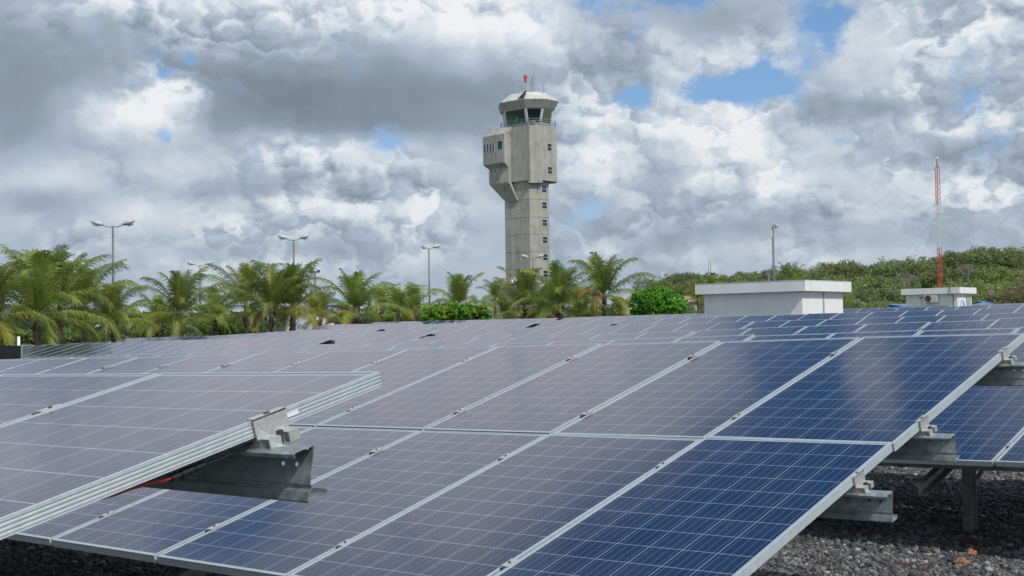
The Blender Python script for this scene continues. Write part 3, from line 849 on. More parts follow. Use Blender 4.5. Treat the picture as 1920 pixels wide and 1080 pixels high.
# windows: frame box with glass panes as a sub-part, placed on a wall given by two plan points
def window(parent, P0, P1, f0, f1, za, zb, rows=2, cols=1, glass=M_DGLASS, name='window', fw=.045, dep=.06, fm=None):
    d = (P1 - P0); L = d.length; d = d / L; out = Vector((d.y, -d.x, 0))
    a = P0 + d * (L * f0); b = P0 + d * (L * f1); W = (b - a).length
    rot = Matrix((d, -out, Vector((0, 0, 1)))).transposed(); c = (a + b) / 2; zc = (za + zb) / 2
    fr = MB()
    def bx(u, z, w, h, dd=dep): fr.box(Vector((c.x, c.y, zc)) + d * u + Vector((0, 0, z)) + out * (dd / 2 - .03), (w, dd, h), rot)
    H = zb - za
    bx(-W / 2 + fw / 2, 0, fw, H); bx(W / 2 - fw / 2, 0, fw, H)
    bx(0, H / 2 - fw / 2, W - 2 * fw, fw); bx(0, -H / 2 + fw / 2, W - 2 * fw, fw)
    for r in range(1, rows): bx(0, -H / 2 + H * r / rows, W - 2 * fw, fw)
    for q in range(1, cols): bx(-W / 2 + W * q / cols, 0, fw, H - 2 * fw)
    o = fr.build(name, fm or M_WINF, parent, recalc=True)
    g = MB(); g.box(Vector((c.x, c.y, zc)) + out * .012, (W - fw, .012, H - fw), rot); g.build('pane', glass, o, recalc=True)
    return o
P = poly8(z=0, **shaft)
for y in (354, 384.5, 417, 449.5, 482, 513):
    zc = tz(1022, y, 2.2); window(tw, P[2], P[3], .30, .80, zc - .52, zc + .52)
P = poly8(z=0, **blk)
for y in (275, 318.5):
    zc = tz(1033, y, 2.4); window(tw, P[2], P[3], .38, .68, zc - .56, zc + .56)
w0, w1 = Vector(bay_ring(*UP, 280)[0]), Vector(bay_ring(*UP, 280)[1]); w2 = Vector(bay_ring(*UP, 280)[2])
for i in range(4): window(tw, Vector((w0.x, w0.y, 0)), Vector((w1.x, w1.y, 0)), .07 + .20 * i, .23 + .20 * i, tz(920, 285, .5), tz(920, 268, .5), 1)
window(tw, Vector((w1.x, w1.y, 0)), Vector((w2.x, w2.y, 0)), .10, .84, tz(941, 281, 2), tz(941, 263.5, 2), 1, glass=M_TEAL)
l0, l1 = Vector(bay_ring(*LO, 320)[0]), Vector(bay_ring(*LO, 320)[1])
for f in (.20, .55): window(tw, Vector((l0.x, l0.y, 0)), Vector((l1.x, l1.y, 0)), f, f + .2, tz(930, 324, 0), tz(930, 316, 0), 1)
# cab
cb0 = dict(s=sx(993.3, 3.2), t=3.2, Sl=4.31, ch=1.83, E=2.46)
cb1 = dict(s=sx(989.3, 3.7), t=3.7, Sl=4.18, ch=2.60, E=2.5)
zc0, zc1, zsill = zb1, tz(989.3, 200.5, 3.7), tz(993, 231, 3.2)
lo = MB(); lo.loft([poly8(z=zb1 - .1, **cb0), poly8(z=zsill, **cb0)]); lo.build('cab_sill', M_CONC, tw, recalc=True)
r0, r1 = poly8(z=zsill, **cb0), poly8(z=zc1, **cb1)
for i in range(8):
    a0, b0, a1, b1 = r0[i], r0[(i + 1) % 8], r1[i], r1[(i + 1) % 8]
    fr = MB()
    def q(u, v): return a0.lerp(b0, u).lerp(a1.lerp(b1, u), v)
    for c0, c1, w in ((q(.035, 0), q(.035, 1), .17), (q(.965, 0), q(.965, 1), .17), (q(.04, .02), q(.96, .02), .14), (q(.04, .95), q(.96, .95), .14)):
        fr.bar(c0, c1, w, w)
    o = fr.build('cab_window', M_WINF, tw)
    g = MB(); g.face([q(.03, .0), q(.97, .0), q(.97, .97), q(.03, .97)]); g.build('pane', M_TEAL, o)
ins = MB()    # floor, desks and dark ceiling inside
def shr(d, k, z): r = poly8(z=z, **d); c = sum(r, Vector()) / 8; return [c + (p - c) * k for p in r]
ins.loft([shr(cb0, .95, zsill - .02), shr(cb0, .95, zsill + .05)]); ins.loft([shr(cb1, .99, zc1 - .12), shr(cb1, .99, zc1 - .02)])
c8 = sum(shr(cb0, 1, 0), Vector()) / 8
ins.box((c8.x - .9, c8.y - .4, (zsill + zc1) / 2), (.7, .7, zc1 - zsill - .2)); ins.box((c8.x + .6, c8.y - .8, zsill + .45), (1.1, .5, .8))
ins.box((c8.x + .5, c8.y + .5, zc1 - .5), (3.2, 2.6, .7))
ins.build('cab_interior', M_DARK, tw, recalc=True)
# flared fascia and roof
f0 = dict(s=sx(988.5, 3.9), t=3.9, Sl=4.55, ch=2.85, E=2.55); f1 = dict(s=sx(987.0, 4.5), t=4.5, Sl=4.75, ch=3.35, E=2.95)
zf0, zf1 = zc1 - .05, tz(987, 186.0, 4.5)
fa = MB(); fa.loft([poly8(z=zf0, **f0), poly8(z=zf1, **f1), poly8(z=zf1 + .12, **f1)]); fa.build('fascia', mat('stained_concrete', (.26, .26, .245), .85, build=concrete), tw, recalc=True)
rf = MB(); rt = shr(f1, .97, zf1 + .12); rp = shr(f1, .60, tz(988, 171.5, 3.0)); rt2 = shr(f1, .84, zf1 + .62)
rf.loft([rt, rt2, rp]); rf.build('roof', M_ROOFW, tw, recalc=True)
hk = MB(); kk = sum(shr(f1, .6, 0), Vector()) / 8
ea, eb = rt[1], rp[1]
hk.m = 0; hk.face([ea.lerp(eb, .05) + Vector((-1.2, -.1, .06)), ea.lerp(eb, .05) + Vector((.1, -.1, .06)), eb + Vector((.5, -.3, .10)), eb + Vector((.1, -.3, .10))])
hk.build('roof_hatch', M_DARK, tw)
# rails on the walkway
rl = MB(); rr_ = poly8(z=zb1, **dict(blk))
cc = sum(rr_, Vector()) / 8; rr_ = [cc + (p - cc) * .985 for p in rr_]
for i in range(8):
    a, b = rr_[i], rr_[(i + 1) % 8]; nseg = max(1, int((b - a).length / 1.1))
    for h in (.35, .68, 1.0): rl.bar(a + Vector((0, 0, h)), b + Vector((0, 0, h)), .045)
    for q_ in range(nseg): p = a.lerp(b, q_ / nseg); rl.bar(p, p + Vector((0, 0, 1.0)), .05)
rl.build('railing', M_RAIL, tw)
bxs = MB()
for dx, w in ((-3.2, .7), (-2.2, .6), (-1.5, .5), (1.9, .8)):
    p = rr_[1] + Vector((dx if dx < 0 else .3, .55 if dx < 0 else .5, .35)); bxs.box(p, (w, .4, .6))
bxs.build('equipment_box', mat('grey_box', (.22, .22, .22), .6), tw)
# beacon and aerials
zr = tz(988, 171.5, 3.0)
bc = MB(); p = st(sx(990.5, 1), 1.0)
bc.tube([(p.x, p.y, zr - .3), (p.x, p.y, tz(990, 153.5, 1))], .09, 8, mi=0)
za_ = tz(990, 153.5, 1); zb_ = tz(990, 141, 1); hh = zb_ - za_
bc.tube([(p.x, p.y, za_ + hh * q_) for q_ in (0, .12, .5, .62, .66, .95, 1)], [.17, .22, .22, .2, .29, .29, .16], 14, mi=1)
bc.bar((p.x - .7, p.y, za_ - 1.0), (p.x, p.y, za_ - .9), .05, mi=0); bc.tube([(p.x - .75, p.y, za_ - 1.15), (p.x - .75, p.y, za_ - .45)], .09, 8, mi=0)
bc.build('beacon', [M_RAIL, M_ORANGE], tw)
an = MB()
for x, y0, y1, w in ((965.5, 156, 174, .035), (955.7, 164, 175, .035), (998.6, 153, 171, .05), (1002.5, 144, 170.5, .12), (1006.5, 133, 170.5, .06), (1024.8, 159, 175, .07), (1013, 165, 171, .04)):
    p = st(sx(x, .5), .5); a = (p.x, p.y, tz(x, y1, .5) - .5); b = (p.x, p.y, tz(x, y0, .5)); an.bar(a, b, w)
    for k_ in range(int((b[2] - a[2]) / .8)): an.bar((p.x - .12, p.y, b[2] - .3 - k_ * .8), (p.x + .12, p.y, b[2] - .3 - k_ * .8), .03)
an.build('antenna', M_RAIL, tw)
# dish on the foot
ds = MB(); p = st(sx(965, 5), 4.9); zd = tz(965, 525.5, 5)
rings = []
dirv = (TT + Vector((0, 0, .35)) - RS * .5).normalized(); ux = dirv.cross(Vector((0, 0, 1))).normalized(); uy = ux.cross(dirv)
for q_ in (0.02, .3, .6, .85, 1.0):
    rings.append([Vector((p.x, p.y, zd)) + dirv * (.22 * q_ * q_) + (ux * math.cos(a) + uy * math.sin(a)) * (.52 * q_) for a in [2 * math.pi * i / 20 for i in range(20)]])
ds.loft(rings, True, False); ds.bar(Vector((p.x, p.y, zd)), Vector((p.x, p.y, zd)) + dirv * .5, .05); ds.bar(Vector((p.x, p.y, zd)) - dirv * .1, (p.x, p.y, zd - 1.2), .08)
ds.build('satellite_dish', M_WHITE, tw)

def slab_house(name, label, cat, Y, xL, yT, xC, xR, fas_h, ins_, wall_mat, h_base=-1.5, corner_y=None):
    """flat roofed block aligned with the rows; xC is the near corner of the roof edge"""
    c = atY(xC, corner_y, Y); l = atY(xL, yT, Y); a = ray(xR, corner_y); r = a * (c.x / a.x)
    D = r.y - Y; W = c.x - l.x
    t = thing(name, label, cat, (c.x - W / 2, Y + D / 2, c.z - fas_h))
    rm = MB(); rm.box((0, 0, fas_h / 2), (W, D, fas_h)); 
    rm.build('roof', wall_mat, t, recalc=True)
    wm = MB(); hb = c.z - fas_h - h_base; wm.box((0, 0, -hb / 2 - .002), (W - 2 * ins_, D - 2 * ins_, hb)); wm.build('wall', wall_mat, t, recalc=True)
    return t, W, D, c
def plaster(t, b):
    tc = t.node('ShaderNodeTexCoord').outputs['Object']
    x, y, z = t.sep(tc)
    n = t.noise(t.xyz(x, y, t.mul(z, .35)), 1.6, 7, .62)
    t.put(b.inputs['Base Color'], t.ramp(n, [(.3, (.70, .715, .735)), (.6, (.79, .80, .82)), (.8, (.82, .83, .845))]))
    bp = t.node('ShaderNodeBump'); bp.inputs['Strength'].default_value = .25; bp.inputs['Distance'].default_value = .01
    t.put(bp.inputs['Height'], t.noise(tc, 22, 4, .6)); t.put(b.inputs['Normal'], bp.outputs[0])
M_PLAST = mat('white_plaster', (.7, .7, .7), .75, build=plaster)
t, W, D, c = slab_house('equipment_building', 'larger white flat roofed building with a thick parapet standing in the solar field', 'building', 46, 1303, 536, 1509, 1596, .43, .28, M_PLAST, corner_y=525.5)
cp = MB(); cp.box((0, 0, .43 + .012), (W + .02, D + .02, .02)); cp.build('parapet_cap', mat('cap_paint', (.66, .68, .70), .6), t)
pp = MB(); pp.tube([(W / 2 - .28 + .035, -D / 2 + .28 + (D - .56) * .50, -.02), (W / 2 - .28 + .035, -D / 2 + .28 + (D - .56) * .50, -3)], .03, 8); pp.build('downpipe', mat('grey_pipe', (.42, .42, .43), .5), t)
t2, W2, D2, c2 = slab_house('equipment_building', 'small bright white building with an air conditioner on its wall below the mast', 'building', 84, 1689, 542.7, 1799, 1830.7, .42, .26, M_PLAST, corner_y=538.3)
def onwall(x, y, Yw): return atY(x, y, Yw) - Vector(t2.location)
ac = MB(); Yw = 84 + .26; A = onwall(1736, 567, Yw); B = onwall(1759.5, 552.5, Yw); w, h = B.x - A.x, B.z - A.z; cx_, cz_ = (A.x + B.x) / 2, (A.z + B.z) / 2; yy = A.y
aco = MB(); aco.box((cx_, yy - .17, cz_), (w, .30, h)); aco.box((cx_ - w * .35, yy - .15, cz_ - h / 2 - .04), (.06, .34, .06)); aco.box((cx_ + w * .35, yy - .15, cz_ - h / 2 - .04), (.06, .34, .06))
aco = aco.build('air_conditioner', mat('ac_casing', (.55, .56, .54), .5), t2, recalc=True)
fg = MB(); fx = cx_ - w * .18; fg.tube([(fx, yy - .322, cz_), (fx, yy - .335, cz_)], h * .42, 24)
fg.build('fan', M_DARK, aco)
fq = MB()
for k_ in range(4):
    rr = h * .42 * (k_ + 1) / 4; pts = [(fx + rr * math.cos(a), yy - .34, cz_ + rr * math.sin(a)) for a in [2 * math.pi * i / 20 for i in range(21)]]; fq.tube(pts, .008, 4)
fq.build('fan_grille', mat('grille', (.10, .10, .10), .5), aco)
pq = MB(); P1 = onwall(1724, 558, Yw); P2 = onwall(1728, 572, Yw)
pq.tube([(cx_ - w / 2, yy - .05, P1.z - .02), (P1.x, yy - .05, P1.z), (P1.x, yy - .02, P1.z)], .035, 6); pq.tube([(P2.x, yy - .02, P1.z), (P2.x, yy - .02, P2.z - .6)], .012, 6)
pq.build('refrigerant_pipe', mat('pipe_wrap', (.16, .16, .17), .6), t2)
pq = MB(); P3 = onwall(1787, 545, Yw); pq.tube([(P3.x - .12, yy - .3, .45), (P3.x - .1, yy - .3, 0), (P3.x, yy - .03, -.15), (P3.x + .03, yy - .03, -3)], .022, 6); pq.build('conduit', M_DARK, t2)
# east side: doorway and the blue swoosh emblem
xw = W2 / 2 - .26; 
dm = MB(); dy = -D2 / 2 + .26 + (D2 - .52) * .76; dm.box((xw + .01, dy, -1.15), (.05, .85, 1.75)); dm.box((xw - .0, dy, -.22), (.10, 1.0, .12)); dm.build('door', mat('grey_door', (.38, .38, .37), .6), t2)
em = MB(); ey = -D2 / 2 + .26 + (D2 - .52) * .33
def cres(cy, cz, R_, a0, a1, wmax):
    N = 14; o_, i_ = [], []
    for i in range(N + 1):
        s = i / N; a = a0 + (a1 - a0) * s; ww = wmax * math.sin(math.pi * s)
        o_.append((xw + .012, cy + R_ * math.cos(a), cz + R_ * math.sin(a))); i_.append((xw + .012, cy + (R_ - ww) * math.cos(a), cz + (R_ - ww) * math.sin(a)))
    for i in range(N): em.face([o_[i], o_[i + 1], i_[i + 1], i_[i]])
cres(ey - .15, -.95, .55, R(-60), R(75), .24)
em.build('blue_emblem', mat('emblem_blue', (.05, .22, .55), .5), t2)
em = MB(); cres(ey + .05, -.85, .42, R(95), R(215), .12); em.build('pale_emblem', mat('emblem_light', (.35, .55, .75), .5), t2)

# blue roofed sheds, peach roofs, distant white hall
def hip(name, label, x0, x1, ye, yr, D, hipw, roofc, wallc, depth=9, cat='building', gz=0.0):
    a, b = atD(x0, ye, D), atD(x1, ye, D); r = atD((x0 + x1) / 2, yr, D)
    d = (b - a); L = d.length; d.normalize(); o = Vector((-d.y, d.x, 0)); t = thing(name, label, cat, ((a + b) / 2).xy.to_3d())
    c = Vector(t.location); zE, zR = (a.z + b.z) / 2, r.z
    A = a - c; Bq = b - c; A.z = Bq.z = zE; C = Bq + o * depth; Dq = A + o * depth; R0 = A + d * hipw + o * depth / 2; R1 = Bq - d * hipw + o * depth / 2; R0.z = R1.z = zR
    m = MB(); dn = Vector((0, 0, -.12))
    m.face([A, Bq, R1, R0]); m.face([Bq, C, R1]); m.face([C, Dq, R0, R1]); m.face([Dq, A, R0]); m.face([A, Dq, C, Bq])
    m.build('roof', roofc, t, recalc=True)
    w = MB(); q0 = (A + Bq + C + Dq) / 4; inn = [q0 + (p - q0) * .94 for p in (A, Bq, C, Dq)]
    w.loft([[Vector((p.x, p.y, gz - 1.5)) for p in inn], [Vector((p.x, p.y, zE - .01)) for p in inn]]); w.build('wall', wallc, t, recalc=True)
    return t, c
def corrug(col):
    def f(t, b):
        tc = t.node('ShaderNodeTexCoord').outputs['Object']
        n = t.noise(tc, .8, 5, .6); t.put(b.inputs['Base Color'], t.mix(t.mul(n, .5), (*col, 1), tuple(c * .6 for c in col) + (1,)))
        wv = t.node('ShaderNodeTexWave'); t.put(wv.inputs['Vector'], tc); wv.inputs['Scale'].default_value = 3.0
        bp = t.node('ShaderNodeBump'); bp.inputs['Strength'].default_value = .5; bp.inputs['Distance'].default_value = .05; t.put(bp.inputs['Height'], wv.outputs[0]); t.put(b.inputs['Normal'], bp.outputs[0])
    return f
M_BLUER = mat('blue_metal_roof', (.13, .27, .47), .45, build=corrug((.13, .27, .47)))
M_PEACH = mat('peach_roof', (.62, .42, .27), .7, build=speckle(.8, .15))
M_GREYW = mat('grey_wall', (.42, .43, .43), .8, build=speckle(.6, .2))
hip('shed', 'long blue metal roofed shed seen between the two white buildings', 1560, 1672, 579, 573, 120, 3, M_BLUER, M_GREYW)
hip('shed', 'blue roofed shed behind, under the peach hipped roof', 1572, 1640, 574, 570, 135, 2, M_BLUER, M_GREYW)
hip('house', 'peach hipped roof like a tent beyond the blue shed', 1600, 1630, 573.5, 567.5, 128, 1.2, M_PEACH, M_WHITE, depth=2.5)
hip('house', 'pale peach hipped roof touching the larger white building wall', 1572, 1592, 574, 569.5, 127, .8, M_PEACH, M_WHITE, depth=2)
hip('shed', 'blue roofed shed immediately left of the small white building', 1672, 1715, 577, 568.5, 110, 2.4, M_BLUER, M_GREYW)
hip('shed', 'blue roofed shed right of the small white building', 1815, 1872, 572, 564, 112, 1.6, M_BLUER, M_GREYW, depth=5)
hip('house', 'peach roofed house behind the round bush and the dark palm', 1255, 1312, 566, 553, 120, 3, M_PEACH, M_WHITE)
hip('house', 'peach roofed house peeking out behind the tall palm at the centre right', 1150, 1185, 566, 556, 125, 2.5, M_PEACH, M_WHITE)
# grey annex at the tower foot
hip('annex', 'low grey concrete annex left of the tower foot', 903, 950, 568, 567.2, 165, 1, M_CONC, M_CONC, depth=6)
# hall with blue band and the sign wall
q = atD(610, 590, 140); hall, hc = hip('terminal_hall', 'white hall with a broad blue roof band behind the palms', 575, 660, 583, 573, 140, .5, M_BLUER, M_WHITE, depth=12)
hip('terminal_hall', 'low blue roofed hall in the gap behind the centre left palms', 720, 800, 598, 591, 150, .5, M_BLUER, M_WHITE, depth=12)
sw = thing('sign_wall', 'pale grey wall with four dark blue serif capitals behind the palm trunks', 'sign', (0, 0, 0))
a, b = atD(500, 594, 112), atD(592, 590, 112); cen = (a + b) / 2; sw.location = (cen.x, cen.y, 0); d = (b - a); d.z = 0; Lw = d.length; d.normalize()
sw.rotation_euler = (0, 0, math.atan2(d.y, d.x)); zt = cen.z
m = MB(); m.box((0, .15, zt / 2 - 1), (Lw, .3, zt + 2)); m.build('panel', mat('sign_panel', (.40, .44, .49), .6), sw)
cu = bpy.data.curves.new('letters', 'FONT'); cu.body = 'IDAC'; cu.size = .46; cu.extrude = .02; cu.align_x = 'LEFT'; cu.align_y = 'CENTER'
tmp = bpy.data.objects.new('tmp', cu); COL.objects.link(tmp)
dg = bpy.context.evaluated_depsgraph_get(); me = bpy.data.meshes.new_from_object(tmp.evaluated_get(dg)); bpy.data.objects.remove(tmp)
me.materials.clear(); me.materials.append(mat('letter_blue', (.03, .06, .20), .5))
lx = atD(556.5, 612.5, 112); off = (Vector((lx.x, lx.y, 0)) - Vector((cen.x, cen.y, 0))).dot(d)
lo_ = link('lettering', me, sw, (off, -.03, lx.z)); lo_.rotation_euler = (math.pi / 2, 0, 0)

# ================================================================ masts, lamps and poles
def lamp(x, ytop, D, armw, label, a0=0.0, a1=math.pi, hl=.75, base=None):
    p = atD(x, ytop, D); gz = ground_z(p.x, p.y) - .4
    t = thing('street_lamp', label, 'street lamp', (p.x, p.y, gz), group='double headed lamps round the car park')
    H = p.z - gz; m = MB(); m.tube([(0, 0, 0), (0, 0, H * .5), (0, 0, H)], [.11, .085, .06], 10); m.build('pole', M_POLE, t, smooth=True)
    vx = Vector((RGT.x, RGT.y, 0)).normalized()
    ar = MB()
    for sgn, ang in ((-1, a0), (1, a1)):
        dd = (vx * math.cos(ang) + Vector((-vx.y, vx.x, 0)) * math.sin(ang)).normalized()
        e = dd * armw * .42; ar.tube([(0, 0, H), tuple(dd * armw * .2 + Vector((0, 0, H - .02))), tuple(e + Vector((0, 0, H + .10)))], .03, 6)
        hm = MB(); n = 10; c0 = e + Vector((0, 0, H + .12)); axis = (dd + Vector((0, 0, .32))).normalized(); side = Vector((-dd.y, dd.x, 0)); up = side.cross(axis) * -1
        rings = []
        for k_ in range(9):
            q_ = k_ / 8; rr = math.sin(math.pi * (.06 + .90 * q_)) ** .6
            rings.append([c0 + axis * (hl * q_) + side * (.24 * rr * math.cos(a)) + up * ((.19 if math.sin(a) > 0 else .15) * rr * math.sin(a)) for a in [2 * math.pi * i / 12 for i in range(12)]])
        hm.loft(rings); hd = hm.build('lamp_head', M_LAMPH, t, smooth=True)
        ln = MB(); ln.loft([[c + up * -.02 for c in [c0 + axis * (hl * (.35 + .25 * (1 + math.cos(a)))) + side * (.15 * math.sin(a)) - up * .15 for a in [2 * math.pi * i / 14 for i in range(14)]]],
                           [c + up * -.07 for c in [c0 + axis * (hl * (.35 + .22 * (1 + math.cos(a)))) + side * (.10 * math.sin(a)) - up * .15 for a in [2 * math.pi * i / 14 for i in range(14)]]]])
        ln.build('lens', M_LENS, hd)
    ar.build('arm', M_POLE, t)
    return t
M_POLE = mat('brown_grey_pole', (.17, .165, .16), .5, .3, build=speckle(3, .25))
M_LAMPH = mat('lamp_housing', (.46, .48, .50), .4)
M_LENS = mat('lamp_lens', (.60, .62, .62), .2)
lamp(211.5, 425, 84, 1.5, 'tallest double headed street lamp rising over the leftmost palms', math.pi, 0, .85)
lamp(550.5, 450, 98, 1.2, 'double headed street lamp above the palms with the orange fronds', math.pi, 0, .75)
lamp(375, 498, 135, 1.35, 'short dark double headed street lamp between the fourth and fifth palms', math.pi + .2, .15, .85)
lamp(804, 466.5, 118, 1.0, 'double headed street lamp standing alone in the open sky left of the tower', math.pi - .9, .35, .8)
lamp(998.5, 485, 132, 1.1, 'double headed street lamp in front of the tower shaft', math.pi + .1, -.1, .8)
lamp(793.5, 543.5, 240, 1.6, 'tiny distant street lamp just left of the lone lamp post', math.pi, 0, .9)
lamp(171, 616, 150, 1.0, 'tiny street lamp glimpsed between the palm trunks at the left', math.pi, 0, .7)

# T shaped post, lattice mast with drum
def simple_pole(x, y0, D, r, label, cat='pole', name='utility_pole', extra=None, m=None):
    p = atD(x, y0, D); gz = ground_z(p.x, p.y) - .4; t = thing(name, label, cat, (p.x, p.y, gz)); H = p.z - gz
    mb = MB(); mb.tube([(0, 0, 0), (0, 0, H)], [r * 1.2, r], 10); mb.build('pole', m or M_POLE, t, smooth=True)
    vx = Vector((RGT.x, RGT.y, 0)).normalized()
    if extra: extra(t, H, vx, D / FPX)
    return t
def tbar(w):
    def f(t, H, vx, k):
        m = MB(); m.bar(vx * -w * k + Vector((0, 0, H)), vx * w * k + Vector((0, 0, H)), .12, .16)
        m.build('crossbar', M_POLE, t)
        for s in (-1, 1):
            m = MB(); m.box(vx * (s * w * .75 * k) + Vector((0, 0, H + .12)), (.30, .2, .16)); m.build('floodlight', M_POLE, t)
    return f
simple_pole(590.5, 510, 120, .09, 'slim T shaped floodlight post next to the dish mast', extra=tbar(9))
simple_pole(1441, 514, 85, .07, 'small T shaped post rising behind the larger white building', extra=tbar(10))
simple_pole(145, 560, 100, .07, 'thin grey pole standing left of the second palm trunk')
simple_pole(199, 606, 70, .05, 'short grey post among the fronds left of the tallest lamp')
def cam_head(t, H, vx, k):
    m = MB(); m.tube([(0, 0, H), tuple(vx * .02 + Vector((0, 0, H + .12))), tuple(vx * .16 + Vector((0, 0, H + .16))), tuple(vx * .20 + Vector((0, 0, H + .06)))], .045, 8)
    m.tube([tuple(vx * .20 + Vector((0, 0, H + .10))), tuple(vx * .20 + Vector((0, 0, H - .02))), tuple(vx * .20 + Vector((0, 0, H - .12)))], [.11, .12, .05], 12); m.build('camera_dome', M_LAMPH, t)
    m = MB(); m.box(vx * -.12 + Vector((0, 0, H - .45)), (.16, .14, .42)); m.build('junction_box', M_WHITE, t)
simple_pole(1449, 424, 76, .065, 'slender surveillance camera pole behind the larger white building', 'camera pole', 'camera_pole', cam_head, M_POLE)
simple_pole(35, 631, 62, .065, 'white post with a rounded cap next to the black tarp', 'post', 'post', None, M_WHITE)

def lattice(m, p, z0, z1, w, step, th, bands=None):
    import itertools
    pts = [Vector((math.cos(a), math.sin(a), 0)) * w * .577 for a in (math.pi / 2 + .4, math.pi * 7 / 6 + .4, math.pi * 11 / 6 + .4)]
    z = z0
    while z < z1 - .05:
        zn = min(z + step, z1); mi = bands(z) if bands else 0
        for i in range(3):
            a, b = pts[i], pts[(i + 1) % 3]
            m.bar(a + Vector((0, 0, z)), a + Vector((0, 0, zn)), th, mi=mi)
            m.bar(a + Vector((0, 0, z)), b + Vector((0, 0, zn)), th * .55, mi=mi); m.bar(b + Vector((0, 0, z)), a + Vector((0, 0, zn)), th * .55, mi=mi) if i == 0 else None
            m.bar(a + Vector((0, 0, z)), b + Vector((0, 0, z)), th * .55, mi=mi)
        z = zn
DM = 112.0
p = atD(1763.5, 545, DM); mt = thing('radio_mast', 'red and white guyed lattice radio mast behind the small white building', 'radio mast', (p.x, p.y, 0))
def mz(y): return atD(1760, y, DM).z
M_REDP = mat('red_mast_paint', (.52, .09, .06), .5); M_WHP = mat('white_mast_paint', (.62, .63, .65), .5)
m = MB(); zt = mz(318)
lattice(m, None, 0, zt, .36, .42, .036, lambda z: 1 if mz(468) < z < mz(389) else 0); m.build('lattice', [M_REDP, M_WHP], mt)
m = MB(); 
pts3 = [Vector((math.cos(a), math.sin(a), 0)) * .24 for a in (math.pi / 2 + .4, math.pi * 7 / 6 + .4, math.pi * 11 / 6 + .4)]
for q_ in pts3: m.bar(q_ + Vector((0, 0, zt)), (0, 0, mz(309)), .05)
m.tube([(0, 0, mz(312)), (0, 0, mz(297))], .05, 8); m.build('tip', M_REDP, mt)
m = MB(); m.tube([(0, 0, mz(298)), (0, 0, mz(294))], .10, 8); m.build('warning_lamp', M_WHITE, mt)
m = MB(); ga = mz(400)
for az_, rr in ((15, 11), (135, 11), (255, 11), (75, 9), (195, 9)):
    e = Vector((math.cos(R(az_)) * rr, math.sin(R(az_)) * rr, 0)); m.bar((0, 0, ga), e, .011)
m.build('guy_wire', M_RAIL, mt)
p = atD(585.5, 560, 150); dm_ = thing('dish_mast', 'thin lattice mast with a round microwave drum above the centre left palms', 'radio mast', (p.x, p.y, 0))
def mz2(y): return atD(585, y, 150).z
m = MB(); lattice(m, None, 0, mz2(500), .38, .9, .06); m.tube([(0, 0, mz2(500)), (0, 0, mz2(488))], .03, 6); m.build('lattice', M_RAIL, dm_)
m = MB(); dirv = (Vector((0, 0, CZ)) - p); dirv.z = 0; dirv.normalize(); c0 = dirv * .35 + Vector((0, 0, mz2(527)))
m.tube([c0, c0 + dirv * .35], .62, 20); m.build('microwave_drum', mat('drum_grey', (.42, .44, .46), .6), dm_)
p = atD(1331, 520, 210); am = thing('twin_antenna', 'faint twin rod antenna on the skyline left of the camera pole', 'antenna', (p.x, p.y, 0))
m = MB(); zz = lambda y: atD(1331, y, 210).z; vx = Vector((RGT.x, RGT.y, 0)).normalized()
for s in (-.17, .17): lo2 = vx * s; m.bar(lo2, lo2 + Vector((0, 0, zz(488))), .06)
for k_ in range(8): z = zz(520) + (zz(490) - zz(520)) * k_ / 8; m.bar(vx * -.17 + Vector((0, 0, z)), vx * .17 + Vector((0, 0, z)), .04)
m.build('rods', M_RAIL, am)
m = MB(); m.box(vx * .5 + Vector((0, 0, zz(516))), (.8, .5, .8)); m.build('aerial_box', M_DARK, am)

# ================================================================ vegetation
def leafmat(name, c1, c2, scale=.6, trans=.42, rough=.5):
    def f(t, b):
        tc = t.node('ShaderNodeTexCoord').outputs['Object']
        oi = t.node('ShaderNodeObjectInfo').outputs['Random']
        n = t.noise(t.vm('ADD', tc, t.xyz(t.mul(oi, 40.0), 0.0, 0.0)), scale, 5, .65)
        col = t.ramp(n, [(.32, c1), (.68, c2)])
        hs = t.node('ShaderNodeHueSaturation'); t.put(hs.inputs['Color'], col); t.put(hs.inputs['Value'], t.lin(oi, 0, 1, .82, 1.18)); t.put(hs.inputs['Hue'], t.lin(oi, 0, 1, .487, .508))
        out = [q for q in t.n if q.type == 'OUTPUT_MATERIAL'][0]
        t.put(b.inputs['Base Color'], hs.outputs[0])
        tl = t.node('ShaderNodeBsdfTranslucent'); t.put(tl.inputs[0], hs.outputs[0])
        ms = t.node('ShaderNodeMixShader'); ms.inputs[0].default_value = trans
        t.l.new(b.outputs[0], ms.inputs[1]); t.l.new(tl.outputs[0], ms.inputs[2]); t.l.new(ms.outputs[0], out.inputs[0])
    return mat(name, c1, rough, spec=.4, build=f)
M_PALM = leafmat('palm_leaflet', (.10, .165, .028), (.32, .39, .08))
M_PALM2 = leafmat('yellow_green_leaflet', (.20, .25, .035), (.36, .38, .06))
M_PALM3 = leafmat('dry_orange_leaflet', (.36, .20, .07), (.55, .34, .12))
M_RIB = mat('frond_rib', (.20, .22, .07), .5)
M_PTRUNK = mat('palm_trunk', (.15, .11, .085), .9, build=speckle(5, .5, bump=.8, bscale=9, bdist=.04))
M_HUSK = mat('dry_husk', (.11, .065, .045), .9, build=speckle(7, .5))
UPZ = Vector((0, 0, 1))
